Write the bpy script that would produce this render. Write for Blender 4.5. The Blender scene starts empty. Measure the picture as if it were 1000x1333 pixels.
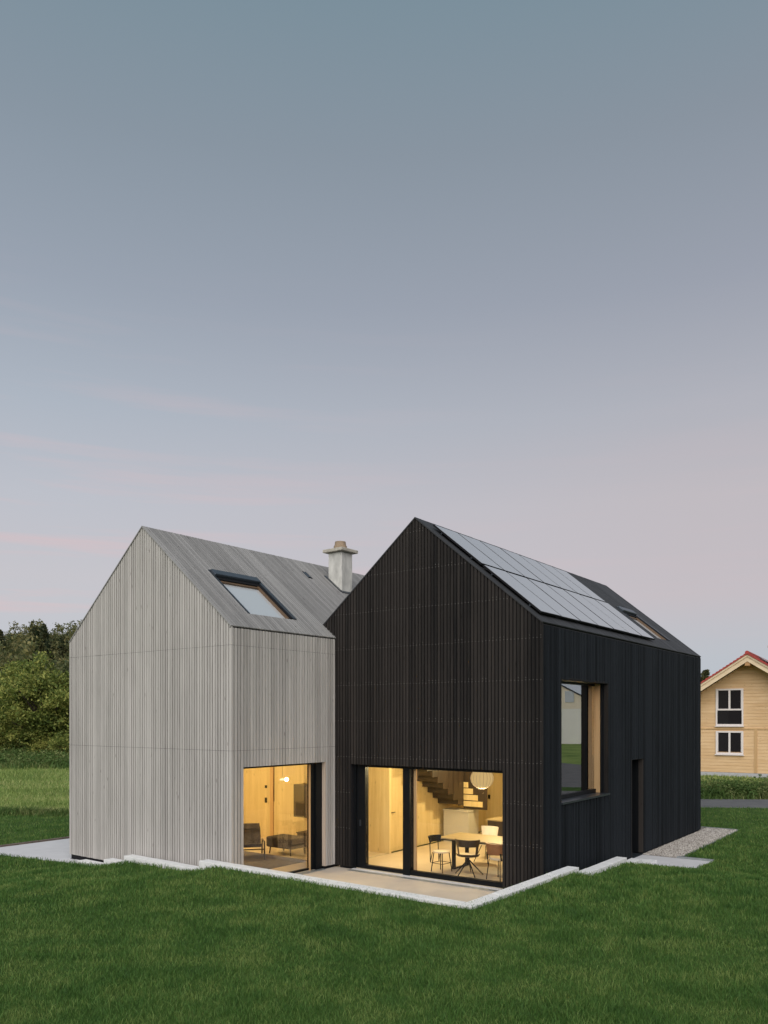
import bpy, bmesh, math, random
import numpy as np
from mathutils import Vector, Matrix
R = math.radians
random.seed(7); rng = np.random.default_rng(7)
S = bpy.context.scene
C = S.collection

# ------------------------------------------------------------------ camera, sky, sun, exposure
CAM_H = 3.54
cam = bpy.data.objects.new('camera', bpy.data.cameras.new('camera')); C.objects.link(cam)
cam.location = (0, 0, CAM_H); cam.rotation_euler = (R(90), 0, 0)
cam.data.sensor_fit = 'HORIZONTAL'; cam.data.sensor_width = 36; cam.data.lens = 36*1.047
cam.data.shift_y = 0.2674; cam.data.clip_end = 3000; cam.data.clip_start = .1
S.camera = cam

SUN_EL, SUN_AZ = R(38), R(188)            # soft dusk glow from behind the camera
W = bpy.data.worlds.new('World'); S.world = W; W.use_nodes = True
nt = W.node_tree; nt.nodes.clear()
def N(t, typ, **k):
    n = t.nodes.new(typ)
    for a, b in k.items():
        if a == 'inp':
            for i, v in b.items(): n.inputs[i].default_value = v
        else: setattr(n, a, b)
    return n
tc = N(nt, 'ShaderNodeTexCoord'); sep = N(nt, 'ShaderNodeSeparateXYZ')
nt.links.new(tc.outputs['Generated'], sep.inputs[0])
def lin(c): return tuple((x/255/12.92 if x/255 <= .04045 else ((x/255+.055)/1.055)**2.4) for x in c)+(1,)
def ramp(t, stops, fac, interp='LINEAR'):
    r = N(t, 'ShaderNodeValToRGB'); e = r.color_ramp; e.interpolation = interp
    while len(e.elements) < len(stops): e.elements.new(.5)
    for el, (p, c) in zip(e.elements, stops): el.position = p; el.color = c
    t.links.new(fac, r.inputs[0]); return r
skyA = ramp(nt, [(0, lin((186,196,205))), (.07, lin((195,198,205))), (.16, lin((201,198,203))), (.25, lin((193,195,203))), (.344, lin((177,185,196))),
                 (.454, lin((157,166,179))), (.574, lin((139,152,164))), (.68, lin((124,145,157))), (1, lin((108,131,147)))], sep.outputs['Z'])
skyB = ramp(nt, [(0, lin((182,192,203))), (.07, lin((188,192,200))), (.14, lin((199,190,194))), (.25, lin((196,189,193))), (.344, lin((180,181,189))),
                 (.454, lin((158,163,175))), (.574, lin((140,150,161))), (.68, lin((124,145,157))), (1, lin((108,131,147)))], sep.outputs['Z'])
fx = N(nt, 'ShaderNodeMapRange', inp={1: -.35, 2: .35, 3: 0., 4: 1.}); nt.links.new(sep.outputs['X'], fx.inputs[0])
mx = N(nt, 'ShaderNodeMix', data_type='RGBA'); nt.links.new(fx.outputs[0], mx.inputs['Factor'])
nt.links.new(skyA.outputs[0], mx.inputs['A']); nt.links.new(skyB.outputs[0], mx.inputs['B'])
# thin rosy cirrus
mp = N(nt, 'ShaderNodeMapping'); mp.inputs['Scale'].default_value = (1.6, 1.6, 26); mp.inputs['Rotation'].default_value = (0, R(-7), 0)
nt.links.new(tc.outputs['Generated'], mp.inputs[0])
nz = N(nt, 'ShaderNodeTexNoise', inp={'Scale': 1.5, 'Detail': 4., 'Roughness': .55}); nt.links.new(mp.outputs[0], nz.inputs['Vector'])
cr = ramp(nt, [(.5, (0,0,0,1)), (.72, (1,1,1,1))], nz.outputs[0])
band = ramp(nt, [(.02, (0,0,0,1)), (.16, (1,1,1,1)), (.3, (.4,.4,.4,1)), (.48, (0,0,0,1))], sep.outputs['Z'])
lf = N(nt, 'ShaderNodeMapRange', inp={1: .12, 2: -.4, 3: .15, 4: 1.}); nt.links.new(sep.outputs['X'], lf.inputs[0])
m1 = N(nt, 'ShaderNodeMath', operation='MULTIPLY'); nt.links.new(cr.outputs[0], m1.inputs[0]); nt.links.new(band.outputs[0], m1.inputs[1])
m2 = N(nt, 'ShaderNodeMath', operation='MULTIPLY'); nt.links.new(m1.outputs[0], m2.inputs[0]); nt.links.new(lf.outputs[0], m2.inputs[1])
m3 = N(nt, 'ShaderNodeMath', operation='MULTIPLY', inp={1: .85}); nt.links.new(m2.outputs[0], m3.inputs[0])
mc = N(nt, 'ShaderNodeMix', data_type='RGBA'); nt.links.new(m3.outputs[0], mc.inputs['Factor']); nt.links.new(mx.outputs['Result'], mc.inputs['A'])
mc.inputs['B'].default_value = lin((226,192,192))
bg = N(nt, 'ShaderNodeBackground', inp={'Strength': .93}); nt.links.new(mc.outputs['Result'], bg.inputs[0])
ns = N(nt, 'ShaderNodeTexSky', sky_type='NISHITA', sun_disc=False, sun_elevation=SUN_EL, sun_rotation=SUN_AZ)
bg2 = N(nt, 'ShaderNodeBackground', inp={'Strength': .006}); nt.links.new(ns.outputs[0], bg2.inputs[0])
ad = N(nt, 'ShaderNodeAddShader'); nt.links.new(bg.outputs[0], ad.inputs[0]); nt.links.new(bg2.outputs[0], ad.inputs[1])
ow = N(nt, 'ShaderNodeOutputWorld'); nt.links.new(ad.outputs[0], ow.inputs[0])

sun = bpy.data.lights.new('sun', 'SUN'); sun.energy = 2.9; sun.angle = R(70); sun.color = (1, .95, .9)
so = bpy.data.objects.new('sun', sun); C.objects.link(so)
d = Vector((math.sin(SUN_AZ)*math.cos(SUN_EL), math.cos(SUN_AZ)*math.cos(SUN_EL), math.sin(SUN_EL)))
so.rotation_euler = d.to_track_quat('Z', 'Y').to_euler(); so.location = (0, -20, 30)

S.view_settings.view_transform = 'Standard'; S.view_settings.look = 'None'
S.view_settings.exposure = 0; S.view_settings.gamma = 1; S.view_settings.use_curve_mapping = False
S.render.engine = 'CYCLES'; S.cycles.use_denoising = True
S.cycles.max_bounces = 8; S.cycles.transparent_max_bounces = 16; S.cycles.caustics_reflective = False; S.cycles.caustics_refractive = False
S.cycles.sample_clamp_indirect = 6

# ------------------------------------------------------------------ helpers
def tag(o, label=None, cat=None, group=None, kind=None):
    if label: o['label'] = label
    if cat: o['category'] = cat
    if group: o['group'] = group
    if kind: o['kind'] = kind
    return o
def thing(name, label, cat, loc=(0,0,0), rz=0, group=None):
    o = bpy.data.objects.new(name, None); C.objects.link(o); o.location = loc; o.rotation_euler = (0,0,rz)
    o.empty_display_size = .2
    return tag(o, label, cat, group)
class MB:
    def __init__(s): s.v = []; s.f = []; s.m = []
    def quadbox(s, P, m=0):                       # 8 corners: bottom 4 ccw, top 4 ccw
        b = len(s.v); s.v += [tuple(p) for p in P]
        for q in ((0,3,2,1),(4,5,6,7),(0,1,5,4),(1,2,6,5),(2,3,7,6),(3,0,4,7)): s.f.append(tuple(b+i for i in q)); s.m.append(m)
        return s
    def box(s, x0,x1,y0,y1,z0,z1, m=0):
        return s.quadbox([(x0,y0,z0),(x1,y0,z0),(x1,y1,z0),(x0,y1,z0),(x0,y0,z1),(x1,y0,z1),(x1,y1,z1),(x0,y1,z1)], m)
    def face(s, P, m=0):
        b = len(s.v); s.v += [tuple(p) for p in P]; s.f.append(tuple(range(b, b+len(P)))); s.m.append(m); return s
    def prism(s, poly, z0, z1, m=0):
        n = len(poly); b = len(s.v)
        s.v += [(x,y,z0) for x,y in poly]+[(x,y,z1) for x,y in poly]
        s.f.append(tuple(b+i for i in reversed(range(n)))); s.f.append(tuple(b+n+i for i in range(n))); s.m += [m,m]
        for i in range(n): j=(i+1)%n; s.f.append((b+i,b+j,b+n+j,b+n+i)); s.m.append(m)
        return s
    def yprism(s, poly, y0, y1, m=0):             # poly in (x,z), extruded along y
        n = len(poly); b = len(s.v)
        s.v += [(x,y0,z) for x,z in poly]+[(x,y1,z) for x,z in poly]
        s.f.append(tuple(b+i for i in range(n))); s.f.append(tuple(b+n+i for i in reversed(range(n)))); s.m += [m,m]
        for i in range(n): j=(i+1)%n; s.f.append((b+j,b+i,b+n+i,b+n+j)); s.m.append(m)
        return s
    def tube(s, p, q, r, r2=None, n=8, m=0, cap=True):
        p = Vector(p); q = Vector(q); r2 = r if r2 is None else r2
        w = (q-p).normalized(); u = w.orthogonal().normalized(); v = w.cross(u); b = len(s.v)
        for c, rr in ((p,r),(q,r2)):
            for i in range(n):
                a = 2*math.pi*i/n; s.v.append(tuple(c+u*math.cos(a)*rr+v*math.sin(a)*rr))
        for i in range(n):
            j=(i+1)%n; s.f.append((b+i,b+j,b+n+j,b+n+i)); s.m.append(m)
        if cap: s.f.append(tuple(b+i for i in reversed(range(n)))); s.f.append(tuple(b+n+i for i in range(n))); s.m += [m,m]
        return s
    def path(s, pts, r, n=6, m=0):
        for a, b in zip(pts, pts[1:]): s.tube(a, b, r, n=n, m=m)
        return s
    def build(s, name, mat, parent=None, smooth=False, bevel=0):
        me = bpy.data.meshes.new(name); me.from_pydata(s.v, [], s.f)
        for x in (mat if isinstance(mat, (list,tuple)) else [mat]): me.materials.append(x)
        if isinstance(mat, (list,tuple)): me.polygons.foreach_set('material_index', s.m)
        if smooth: me.polygons.foreach_set('use_smooth', [True]*len(me.polygons))
        me.update()
        o = bpy.data.objects.new(name, me); C.objects.link(o); o.parent = parent
        if bevel:
            b = o.modifiers.new('bevel', 'BEVEL'); b.width = bevel; b.segments = 2; b.limit_method = 'ANGLE'
        return o
def npmesh(name, V, F, mat, parent=None, attr=None):              # F: (n,3|4) array
    me = bpy.data.meshes.new(name); k = F.shape[1]
    me.vertices.add(len(V)); me.vertices.foreach_set('co', V.astype(np.float32).ravel())
    me.loops.add(F.size); me.loops.foreach_set('vertex_index', F.astype(np.int32).ravel())
    me.polygons.add(len(F)); me.polygons.foreach_set('loop_start', np.arange(0, F.size, k, dtype=np.int32))
    me.update(calc_edges=True)
    if attr is not None:
        a = me.attributes.new('rnd', 'FLOAT', 'POINT'); a.data.foreach_set('value', attr.astype(np.float32))
    me.materials.append(mat)
    o = bpy.data.objects.new(name, me); C.objects.link(o); o.parent = parent
    return o
def copy_tree(o, parent=None):
    c = o.copy(); C.objects.link(c); c.parent = parent
    for ch in list(o.children): copy_tree(ch, c)
    return c

# ------------------------------------------------------------------ materials
def base(name, rough=.7, spec=.5, metal=0):
    m = bpy.data.materials.new(name); m.use_nodes = True; t = m.node_tree
    b = t.nodes['Principled BSDF']; b.inputs['Roughness'].default_value = rough; b.inputs['Specular IOR Level'].default_value = spec; b.inputs['Metallic'].default_value = metal
    return m, t, b
def plain(name, col, rough=.6, spec=.5, metal=0, var=.12, scale=6, bump=0, stretch=(1,1,1)):
    m, t, b = base(name, rough, spec, metal)
    tcn = N(t, 'ShaderNodeTexCoord'); mpn = N(t, 'ShaderNodeMapping'); mpn.inputs['Scale'].default_value = stretch
    t.links.new(tcn.outputs['Object'], mpn.inputs[0])
    n = N(t, 'ShaderNodeTexNoise', inp={'Scale': scale, 'Detail': 6., 'Roughness': .6}); t.links.new(mpn.outputs[0], n.inputs['Vector'])
    lo = tuple(c*(1-var) for c in col)+(1,); hi = tuple(min(1,c*(1+var)) for c in col)+(1,)
    r = ramp(t, [(.3, lo), (.7, hi)], n.outputs[0]); t.links.new(r.outputs[0], b.inputs['Base Color'])
    if bump:
        bp = N(t, 'ShaderNodeBump', inp={'Strength': bump, 'Distance': .01}); t.links.new(n.outputs[0], bp.inputs['Height']); t.links.new(bp.outputs[0], b.inputs['Normal'])
    return m
def wood(name, dark, light, grain=(60,60,1.2), rough=.8, spec=.25, objvar=.3, knots=True, big=.5, warm=None):
    """grain runs along the axis with the small scale"""
    m, t, b = base(name, rough, spec)
    tcn = N(t, 'ShaderNodeTexCoord'); oi = N(t, 'ShaderNodeObjectInfo')
    off = N(t, 'ShaderNodeVectorMath', operation='ADD'); sc = N(t, 'ShaderNodeVectorMath', operation='SCALE'); 
    cmb = N(t, 'ShaderNodeCombineXYZ'); 
    for i in range(3): t.links.new(oi.outputs['Random'], cmb.inputs[i])
    t.links.new(cmb.outputs[0], sc.inputs[0]); sc.inputs['Scale'].default_value = 37
    t.links.new(tcn.outputs['Object'], off.inputs[0]); t.links.new(sc.outputs[0], off.inputs[1])
    mpn = N(t, 'ShaderNodeMapping'); mpn.inputs['Scale'].default_value = grain; t.links.new(off.outputs[0], mpn.inputs[0])
    n = N(t, 'ShaderNodeTexNoise', inp={'Scale': 1., 'Detail': 8., 'Roughness': .65, 'Distortion': .6}); t.links.new(mpn.outputs[0], n.inputs['Vector'])
    n2 = N(t, 'ShaderNodeTexNoise', inp={'Scale': big, 'Detail': 5., 'Roughness': .65}); ms = N(t, 'ShaderNodeMapping'); ms.inputs['Scale'].default_value = tuple(2.2 if g_ > 5 else .6 for g_ in grain)
    t.links.new(tcn.outputs['Object'], ms.inputs[0]); t.links.new(ms.outputs[0], n2.inputs['Vector'])
    a = N(t, 'ShaderNodeMath', operation='MULTIPLY_ADD', inp={1: objvar, 2: 0.}); t.links.new(oi.outputs['Random'], a.inputs[0])
    a2 = N(t, 'ShaderNodeMath', operation='MULTIPLY_ADD', inp={1: .65}); t.links.new(n.outputs[0], a2.inputs[0]); t.links.new(a.outputs[0], a2.inputs[2])
    a3 = N(t, 'ShaderNodeMath', operation='MULTIPLY_ADD', inp={1: .5}); t.links.new(n2.outputs[0], a3.inputs[0]); t.links.new(a2.outputs[0], a3.inputs[2])
    r = ramp(t, [(.42, dark+(1,)), (.92, light+(1,))], a3.outputs[0]); t.links.new(r.outputs[0], b.inputs['Base Color'])
    out = r
    if knots:
        vk = N(t, 'ShaderNodeTexVoronoi', inp={'Scale': 1.}); mk = N(t, 'ShaderNodeMapping'); mk.inputs['Scale'].default_value = tuple(6. if g > 5 else 1.7 for g in grain)
        t.links.new(off.outputs[0], mk.inputs[0]); t.links.new(mk.outputs[0], vk.inputs['Vector'])
        kr = ramp(t, [(.05, (.45,.42,.4,1)), (.1, (1,1,1,1))], vk.outputs['Distance'])
        mm = N(t, 'ShaderNodeMix', data_type='RGBA', blend_type='MULTIPLY', inp={'Factor': .8}); t.links.new(r.outputs[0], mm.inputs['A']); t.links.new(kr.outputs[0], mm.inputs['B'])
        t.links.new(mm.outputs['Result'], b.inputs['Base Color'])
    bp = N(t, 'ShaderNodeBump', inp={'Strength': .35, 'Distance': .004}); t.links.new(n.outputs[0], bp.inputs['Height']); t.links.new(bp.outputs[0], b.inputs['Normal'])
    return m
M = {}
M['grey_slat'] = wood('weathered_larch', (.312,.294,.277), (.58,.55,.522), rough=.85, objvar=.24, big=.35)
M['grey_roof'] = wood('weathered_roof_larch', (.16,.155,.152), (.34,.33,.322), grain=(2,60,2), rough=.75, spec=.35, objvar=.22)
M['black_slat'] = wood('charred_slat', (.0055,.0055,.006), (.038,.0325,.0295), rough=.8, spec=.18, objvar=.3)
M['black_side_shaded'] = wood('charred_slat_shaded', (.0014,.0025,.0038), (.018,.0215,.027), rough=.75, spec=.12, objvar=.42)  # same cladding as the gable; side wall's darker, bluer shade put into colour
M['black_roof'] = wood('charred_roof_board', (.018,.018,.02), (.05,.051,.056), grain=(2,60,2), rough=.7, spec=.35, objvar=.25, knots=False)
M['membrane'] = plain('black_membrane', (.01,.01,.012), rough=.8, spec=.2)
M['black_metal'] = plain('black_frame_metal', (.004,.005,.0065), rough=.5, spec=.2)
M['dark_metal'] = plain('anthracite_metal', (.035,.042,.052), rough=.35, spec=.5, metal=.3)
M['blind_metal'] = plain('blue_grey_aluminium', (.07,.085,.105), rough=.35, metal=.5)
M['jamb_wood'] = wood('pale_jamb_wood', (.42,.33,.26), (.66,.56,.47), objvar=.1, knots=False)
M['concrete'] = plain('pale_kerb_concrete', (.72,.715,.71), rough=.85, spec=.2, var=.08, scale=9, bump=.4)
M['kerb_side'] = M['concrete']
M['terrace'] = plain('beige_screed', (.52,.455,.385), rough=.75, spec=.3, var=.07, scale=1.3)
M['slab'] = plain('light_concrete_slab', (.58,.57,.58), rough=.85, spec=.2, var=.06, scale=2.2, bump=.2)
M['drain'] = plain('galvanised_drain', (.36,.39,.4), rough=.4, metal=.6)
M['ply'] = wood('spruce_board_wall', (.56,.42,.20), (.80,.66,.38), grain=(9,9,.5), rough=.6, spec=.25, objvar=.12, big=.8)
M['ply_edge'] = wood('spruce_edge', (.50,.31,.15), (.70,.47,.24), grain=(9,9,.5), rough=.55, objvar=.05, knots=False)
M['floor'] = plain('light_screed_floor', (.60,.50,.36), rough=.35, spec=.4, var=.08, scale=1.5)
M['ceiling'] = plain('pale_ceiling', (.72,.58,.38), rough=.8, var=.04)
M['dark_wood'] = plain('dark_oiled_wood', (.035,.022,.014), rough=.45, var=.3, scale=8, stretch=(1,1,.1))
M['table_top'] = wood('oak_table_top', (.24,.18,.09), (.42,.33,.19), grain=(1.2,14,14), rough=.4, objvar=.05, knots=False)
M['white_shell'] = plain('white_shell', (.75,.68,.58), rough=.4, var=.03)
M['seat_pad'] = plain('cream_seat_pad', (.72,.62,.45), rough=.7, var=.06)
M['leather'] = plain('tan_leather', (.30,.13,.05), rough=.5, var=.2)
M['island'] = plain('pale_grey_counter', (.50,.48,.42), rough=.5, var=.05, scale=2)
M['brass'] = plain('brass', (.7,.4,.15), rough=.25, metal=1)
M['rug'] = plain('grey_brown_rug', (.10,.08,.065), rough=.95, var=.3, scale=12)
M['fabric'] = plain('dark_grey_upholstery', (.07,.055,.045), rough=.9, var=.35, scale=7)
M['fabric_pale'] = plain('pale_cushion_fabric', (.6,.56,.52), rough=.9, var=.06)
M['chim'] = plain('galvanised_sheet', (.56,.55,.51), rough=.5, spec=.5, metal=.12, var=.35, scale=3.2, stretch=(1,1,.5))
M['chimcap'] = plain('chimney_stone', (.42,.39,.33), rough=.85, var=.25, scale=9)
M['clay'] = plain('clay_pot', (.30,.22,.15), rough=.85, var=.2)
M['frame_wood'] = plain('brown_frame_wood', (.13,.08,.045), rough=.6, var=.15)
M['gold'] = plain('warm_lining_wood', (.46,.25,.10), rough=.5, var=.15, scale=4, stretch=(1,1,.2))
M['screw'] = plain('steel_screw', (.30,.28,.26), rough=.4, metal=.3)

def glass(name, tint=(1,1,1), ior=1.5, boost=1.0, rough=0.0):
    m = bpy.data.materials.new(name); m.use_nodes = True; t = m.node_tree; t.nodes.clear()
    tr = N(t, 'ShaderNodeBsdfTransparent', inp={0: tint+(1,)}); gl = N(t, 'ShaderNodeBsdfGlossy', inp={'Roughness': rough, 'Color': (1,1,1,1)})
    fr = N(t, 'ShaderNodeFresnel', inp={'IOR': ior}); ml = N(t, 'ShaderNodeMath', operation='MULTIPLY', use_clamp=True, inp={1: boost}); t.links.new(fr.outputs[0], ml.inputs[0])
    mi = N(t, 'ShaderNodeMixShader'); t.links.new(ml.outputs[0], mi.inputs[0]); t.links.new(tr.outputs[0], mi.inputs[1]); t.links.new(gl.outputs[0], mi.inputs[2])
    o = N(t, 'ShaderNodeOutputMaterial'); t.links.new(mi.outputs[0], o.inputs[0]); return m
M['glass'] = glass('window_glass', ior=1.35, boost=.6)
M['stile'] = wood('golden_spruce_stile', (.42,.26,.12), (.68,.46,.25), grain=(9,9,.5), rough=.5, objvar=.05, knots=False)
M['glass_side'] = glass('coated_window_glass', ior=2.3, boost=1.9)
m, t, b = base('dark_pane', .03, .9); b.inputs['Base Color'].default_value = (.02,.018,.02,1); M['dark_pane'] = m
m, t, b = base('skylight_glass', .04, 1.0); b.inputs['Base Color'].default_value = (.5,.52,.54,1); b.inputs['IOR'].default_value = 2.; M['sky_glass'] = m
m, t, b = base('solar_glass', .22, 1.0)
b.inputs['Base Color'].default_value = (.36,.375,.40,1); b.inputs['IOR'].default_value = 2.2; M['pv'] = m
def emit(name, col, st):
    m = bpy.data.materials.new(name); m.use_nodes = True; t = m.node_tree; t.nodes.clear()
    e = N(t, 'ShaderNodeEmission', inp={0: col+(1,), 1: st}); o = N(t, 'ShaderNodeOutputMaterial'); t.links.new(e.outputs[0], o.inputs[0]); return m
M['bulb'] = emit('lit_bulb', (1,.78,.45), 1.5)
M['paper'] = emit('lit_paper_shade', (1,.68,.28), .62)

def foliage(name, c1, c2, c3, scale=.6, trans=.25, use_attr=False, rough=.6, st=None):
    m = bpy.data.materials.new(name); m.use_nodes = True; t = m.node_tree; t.nodes.clear()
    g = N(t, 'ShaderNodeNewGeometry'); n = N(t, 'ShaderNodeTexNoise', inp={'Scale': scale, 'Detail': 5., 'Roughness': .6}); mq = N(t, 'ShaderNodeMapping'); mq.inputs['Scale'].default_value = st or (1,1,1); t.links.new(g.outputs['Position'], mq.inputs[0]); t.links.new(mq.outputs[0], n.inputs['Vector'])
    if use_attr:
        at = N(t, 'ShaderNodeAttribute', attribute_name='rnd'); rn = at.outputs['Fac']
    else:
        rn = g.outputs['Random Per Island']
    a = N(t, 'ShaderNodeMath', operation='MULTIPLY_ADD', inp={1: .45}); t.links.new(rn, a.inputs[0]); 
    a2 = N(t, 'ShaderNodeMath', operation='MULTIPLY', inp={1: 1.1}); t.links.new(n.outputs[0], a2.inputs[0]); t.links.new(a2.outputs[0], a.inputs[2])
    r = ramp(t, [(.35, c1+(1,)), (.75, c2+(1,)), (1.05 if False else 1., c3+(1,))], a.outputs[0])
    df = N(t, 'ShaderNodeBsdfPrincipled', inp={'Roughness': rough, 'Specular IOR Level': .25}); tl = N(t, 'ShaderNodeBsdfTranslucent'); mi = N(t, 'ShaderNodeMixShader', inp={0: trans})
    t.links.new(r.outputs[0], df.inputs['Base Color']); t.links.new(r.outputs[0], tl.inputs[0]); t.links.new(df.outputs[0], mi.inputs[1]); t.links.new(tl.outputs[0], mi.inputs[2])
    o = N(t, 'ShaderNodeOutputMaterial'); t.links.new(mi.outputs[0], o.inputs[0]); return m
M['grass'] = foliage('lawn_blades', (.023,.070,.015), (.078,.172,.033), (.19,.26,.07), scale=1.5, use_attr=True)
M['meadow'] = foliage('meadow_blades', (.07,.13,.03), (.23,.31,.08), (.42,.44,.18), scale=.3, use_attr=True, st=(.45,1.5,1))
M['herb'] = foliage('rough_herbs', (.025,.06,.014), (.085,.15,.035), (.22,.24,.09), scale=.7, use_attr=True)
M['leaf_oak'] = foliage('fruit_tree_leaves', (.045,.078,.018), (.155,.20,.042), (.38,.38,.10), scale=.6)
M['leaf_mix'] = foliage('forest_leaves', (.040,.062,.030), (.12,.135,.055), (.25,.22,.09), scale=.1)
M['leaf_dark'] = foliage('conifer_needles', (.014,.028,.016), (.045,.06,.026), (.11,.10,.04), scale=.2)
M['bark'] = plain('bark', (.06,.045,.032), rough=.9, var=.4, scale=5, bump=.5)

# ------------------------------------------------------------------ frames of the two houses
YG, YD = 0.91364, 0.93754
GO, DO = (-3.13, 16.47, 0), (3.14, 15.90, 0)
def loc2(o, y, X, Y):                                   # world -> local (x to the right along the gable, y into the depth)
    dx, dy = X-o[0], Y-o[1]
    return dx*math.sin(y)-dy*math.cos(y), dx*math.cos(y)+dy*math.sin(y)
def wor2(o, y, x, yy):
    return o[0]+x*math.sin(y)+yy*math.cos(y), o[1]-x*math.cos(y)+yy*math.sin(y)
def np_loc(o, y, X, Y):
    dx, dy = X-o[0], Y-o[1]
    return dx*np.sin(y)-dy*np.cos(y), dx*np.cos(y)+dy*np.sin(y)
grey = thing('timber_house', 'pale weathered timber house with grey board roof and stone chimney, left of the black one', 'house', GO, YG-math.pi/2)
dark = thing('timber_house', 'black charred timber house with solar panels on its roof, right of the grey one', 'house', DO, YD-math.pi/2)

# ------------------------------------------------------------------ ground
def sstep(x, a, b):
    t = np.clip((x-a)/(b-a), 0, 1); return t*t*(3-2*t)
def hlawn(X, Y):
    gx, gy = np_loc(GO, YG, X, Y); dx, dy = np_loc(DO, YD, X, Y)
    prof = lambda v, w: np.interp(v, [.0, .35, 2.9, 3.4, 4.2, 5.3], [.525, .33, .29, .15, .06, .0])*(1-w)+(.535*(1-sstep(v, 0, 5.6)))*w
    wl = sstep(-gy, .7, 3.2); wr = sstep(dx, .9, 3.4)
    l = prof(-gx, wl); r = prof(dy, wr)
    near = 1-sstep(Y, 3.5, 14.0)
    hh = np.minimum(l, r); h = hh+near*(.22+(.54-hh)*.55)
    h = h+.022*np.sin(X*1.3+Y*.7+1)*np.sin(Y*1.1-X*.5)*sstep(np.maximum(-gy, dx), .6, 2)
    return h+.01
def hfar(X, Y):
    left = 1-sstep(X, -4, 6)
    h = left*(sstep(Y, 30, 58)*1.0 + sstep(Y, 90, 150)*3 + sstep(Y, 140, 300)*21)
    h += (1-left)*sstep(Y, 38, 48)*.25
    return h-.03
# house pads: the region where the lawn is cut out
def hole(X, Y, pad=.12):
    gx, gy = np_loc(GO, YG, X, Y); dx, dy = np_loc(DO, YD, X, Y)
    k = np.zeros_like(X, bool)
    k |= (dx < .35+pad) & (dy > -3.56-pad) & (dy < 5.0) & (gx > -6.3) & (gy > -.35-pad)   # terrace with kerb
    k |= (dx < .06) & (dy > -3) & (dy < 11.6) & (dx > -9)
    k |= (gx > -6.1) & (gx < 2) & (gy > -.35-pad) & (gy < 11.6)
    k |= (dx < .95) & (dx > -1) & (dy > 4.9) & (dy < 12.2)                                  # gravel strip
    k |= (dx < 1.72) & (dx > -1) & (dy > 4.3) & (dy < 6.12)                                 # entry slab
    edge = -.30-np.clip(-gx-5.3, 0, 2.6)*.2
    k |= (gx < -5.2) & (gx > -9.15) & (gy > edge) & (gy < 9)                               # driveway slab
    return k
m, t, b = base('lawn_soil', .95, .1)
g = N(t, 'ShaderNodeNewGeometry'); n = N(t, 'ShaderNodeTexNoise', inp={'Scale': .8, 'Detail': 8., 'Roughness': .7}); t.links.new(g.outputs['Position'], n.inputs['Vector'])
r = ramp(t, [(.3, (.028,.06,.012,1)), (.6, (.055,.10,.022,1)), (.8, (.10,.13,.04,1))], n.outputs[0]); t.links.new(r.outputs[0], b.inputs['Base Color']); M['lawn'] = m
m, t, b = base('meadow_ground', .95, .1)
g = N(t, 'ShaderNodeNewGeometry'); n = N(t, 'ShaderNodeTexNoise', inp={'Scale': .25, 'Detail': 8., 'Roughness': .7}); t.links.new(g.outputs['Position'], n.inputs['Vector'])
r = ramp(t, [(.3, (.08,.14,.032,1)), (.55, (.19,.26,.07,1)), (.8, (.30,.33,.12,1))], n.outputs[0]); t.links.new(r.outputs[0], b.inputs['Base Color']); M['meadow_ground'] = m

# far terrain: one sheet to the horizon
xs = np.concatenate([np.linspace(-900,-160,12), np.linspace(-150,150,101), np.linspace(160,900,12)])
ys = np.concatenate([np.linspace(-300,0,6), np.linspace(5,120,60), np.linspace(125,340,44), np.linspace(380,1500,8)])
X, Y = np.meshgrid(xs, ys); Z = hfar(X, Y)
Z -= 3.*(1-sstep(Y, 0, 3))*0
nx, ny = len(xs), len(ys); idx = np.arange(nx*ny).reshape(ny, nx)
F = np.stack([idx[:-1,:-1].ravel(), idx[:-1,1:].ravel(), idx[1:,1:].ravel(), idx[1:,:-1].ravel()], 1)
o = npmesh('ground', np.stack([X.ravel(), Y.ravel(), Z.ravel()], 1), F, M['meadow_ground']); tag(o, kind='structure'); o.data.polygons.foreach_set('use_smooth', [True]*len(o.data.polygons))
# lawn
YR0 = lambda X: 32.6-.09*X                               # near edge of the lane
xs = np.arange(-26, 26.01, .125); ys = np.arange(-4, 33, .125)
X, Y = np.meshgrid(xs, ys)
farL = 29.0 + .25*np.sin(X*.8) + .12*np.sin(X*2.7)
lim = np.where(X < 0, farL, YR0(X))
Yc = np.minimum(Y, lim); Z = hlawn(X, Yc)
nx, ny = len(xs), len(ys); idx = np.arange(nx*ny).reshape(ny, nx)
F = np.stack([idx[:-1,:-1].ravel(), idx[:-1,1:].ravel(), idx[1:,1:].ravel(), idx[1:,:-1].ravel()], 1)
cx = X[:-1,:-1].ravel()+.0625; cy = Y[:-1,:-1].ravel()+.0625
limc = np.where(cx < 0, 29+.25*np.sin(cx*.8)+.12*np.sin(cx*2.7), YR0(cx))
keep = (~hole(cx, cy, pad=0.04)) & (cy < limc)
o = npmesh('lawn', np.stack([X.ravel(), Yc.ravel(), Z.ravel()], 1), F[keep], M['lawn']); tag(o, kind='structure'); o.data.polygons.foreach_set('use_smooth', [True]*len(o.data.polygons))

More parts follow.
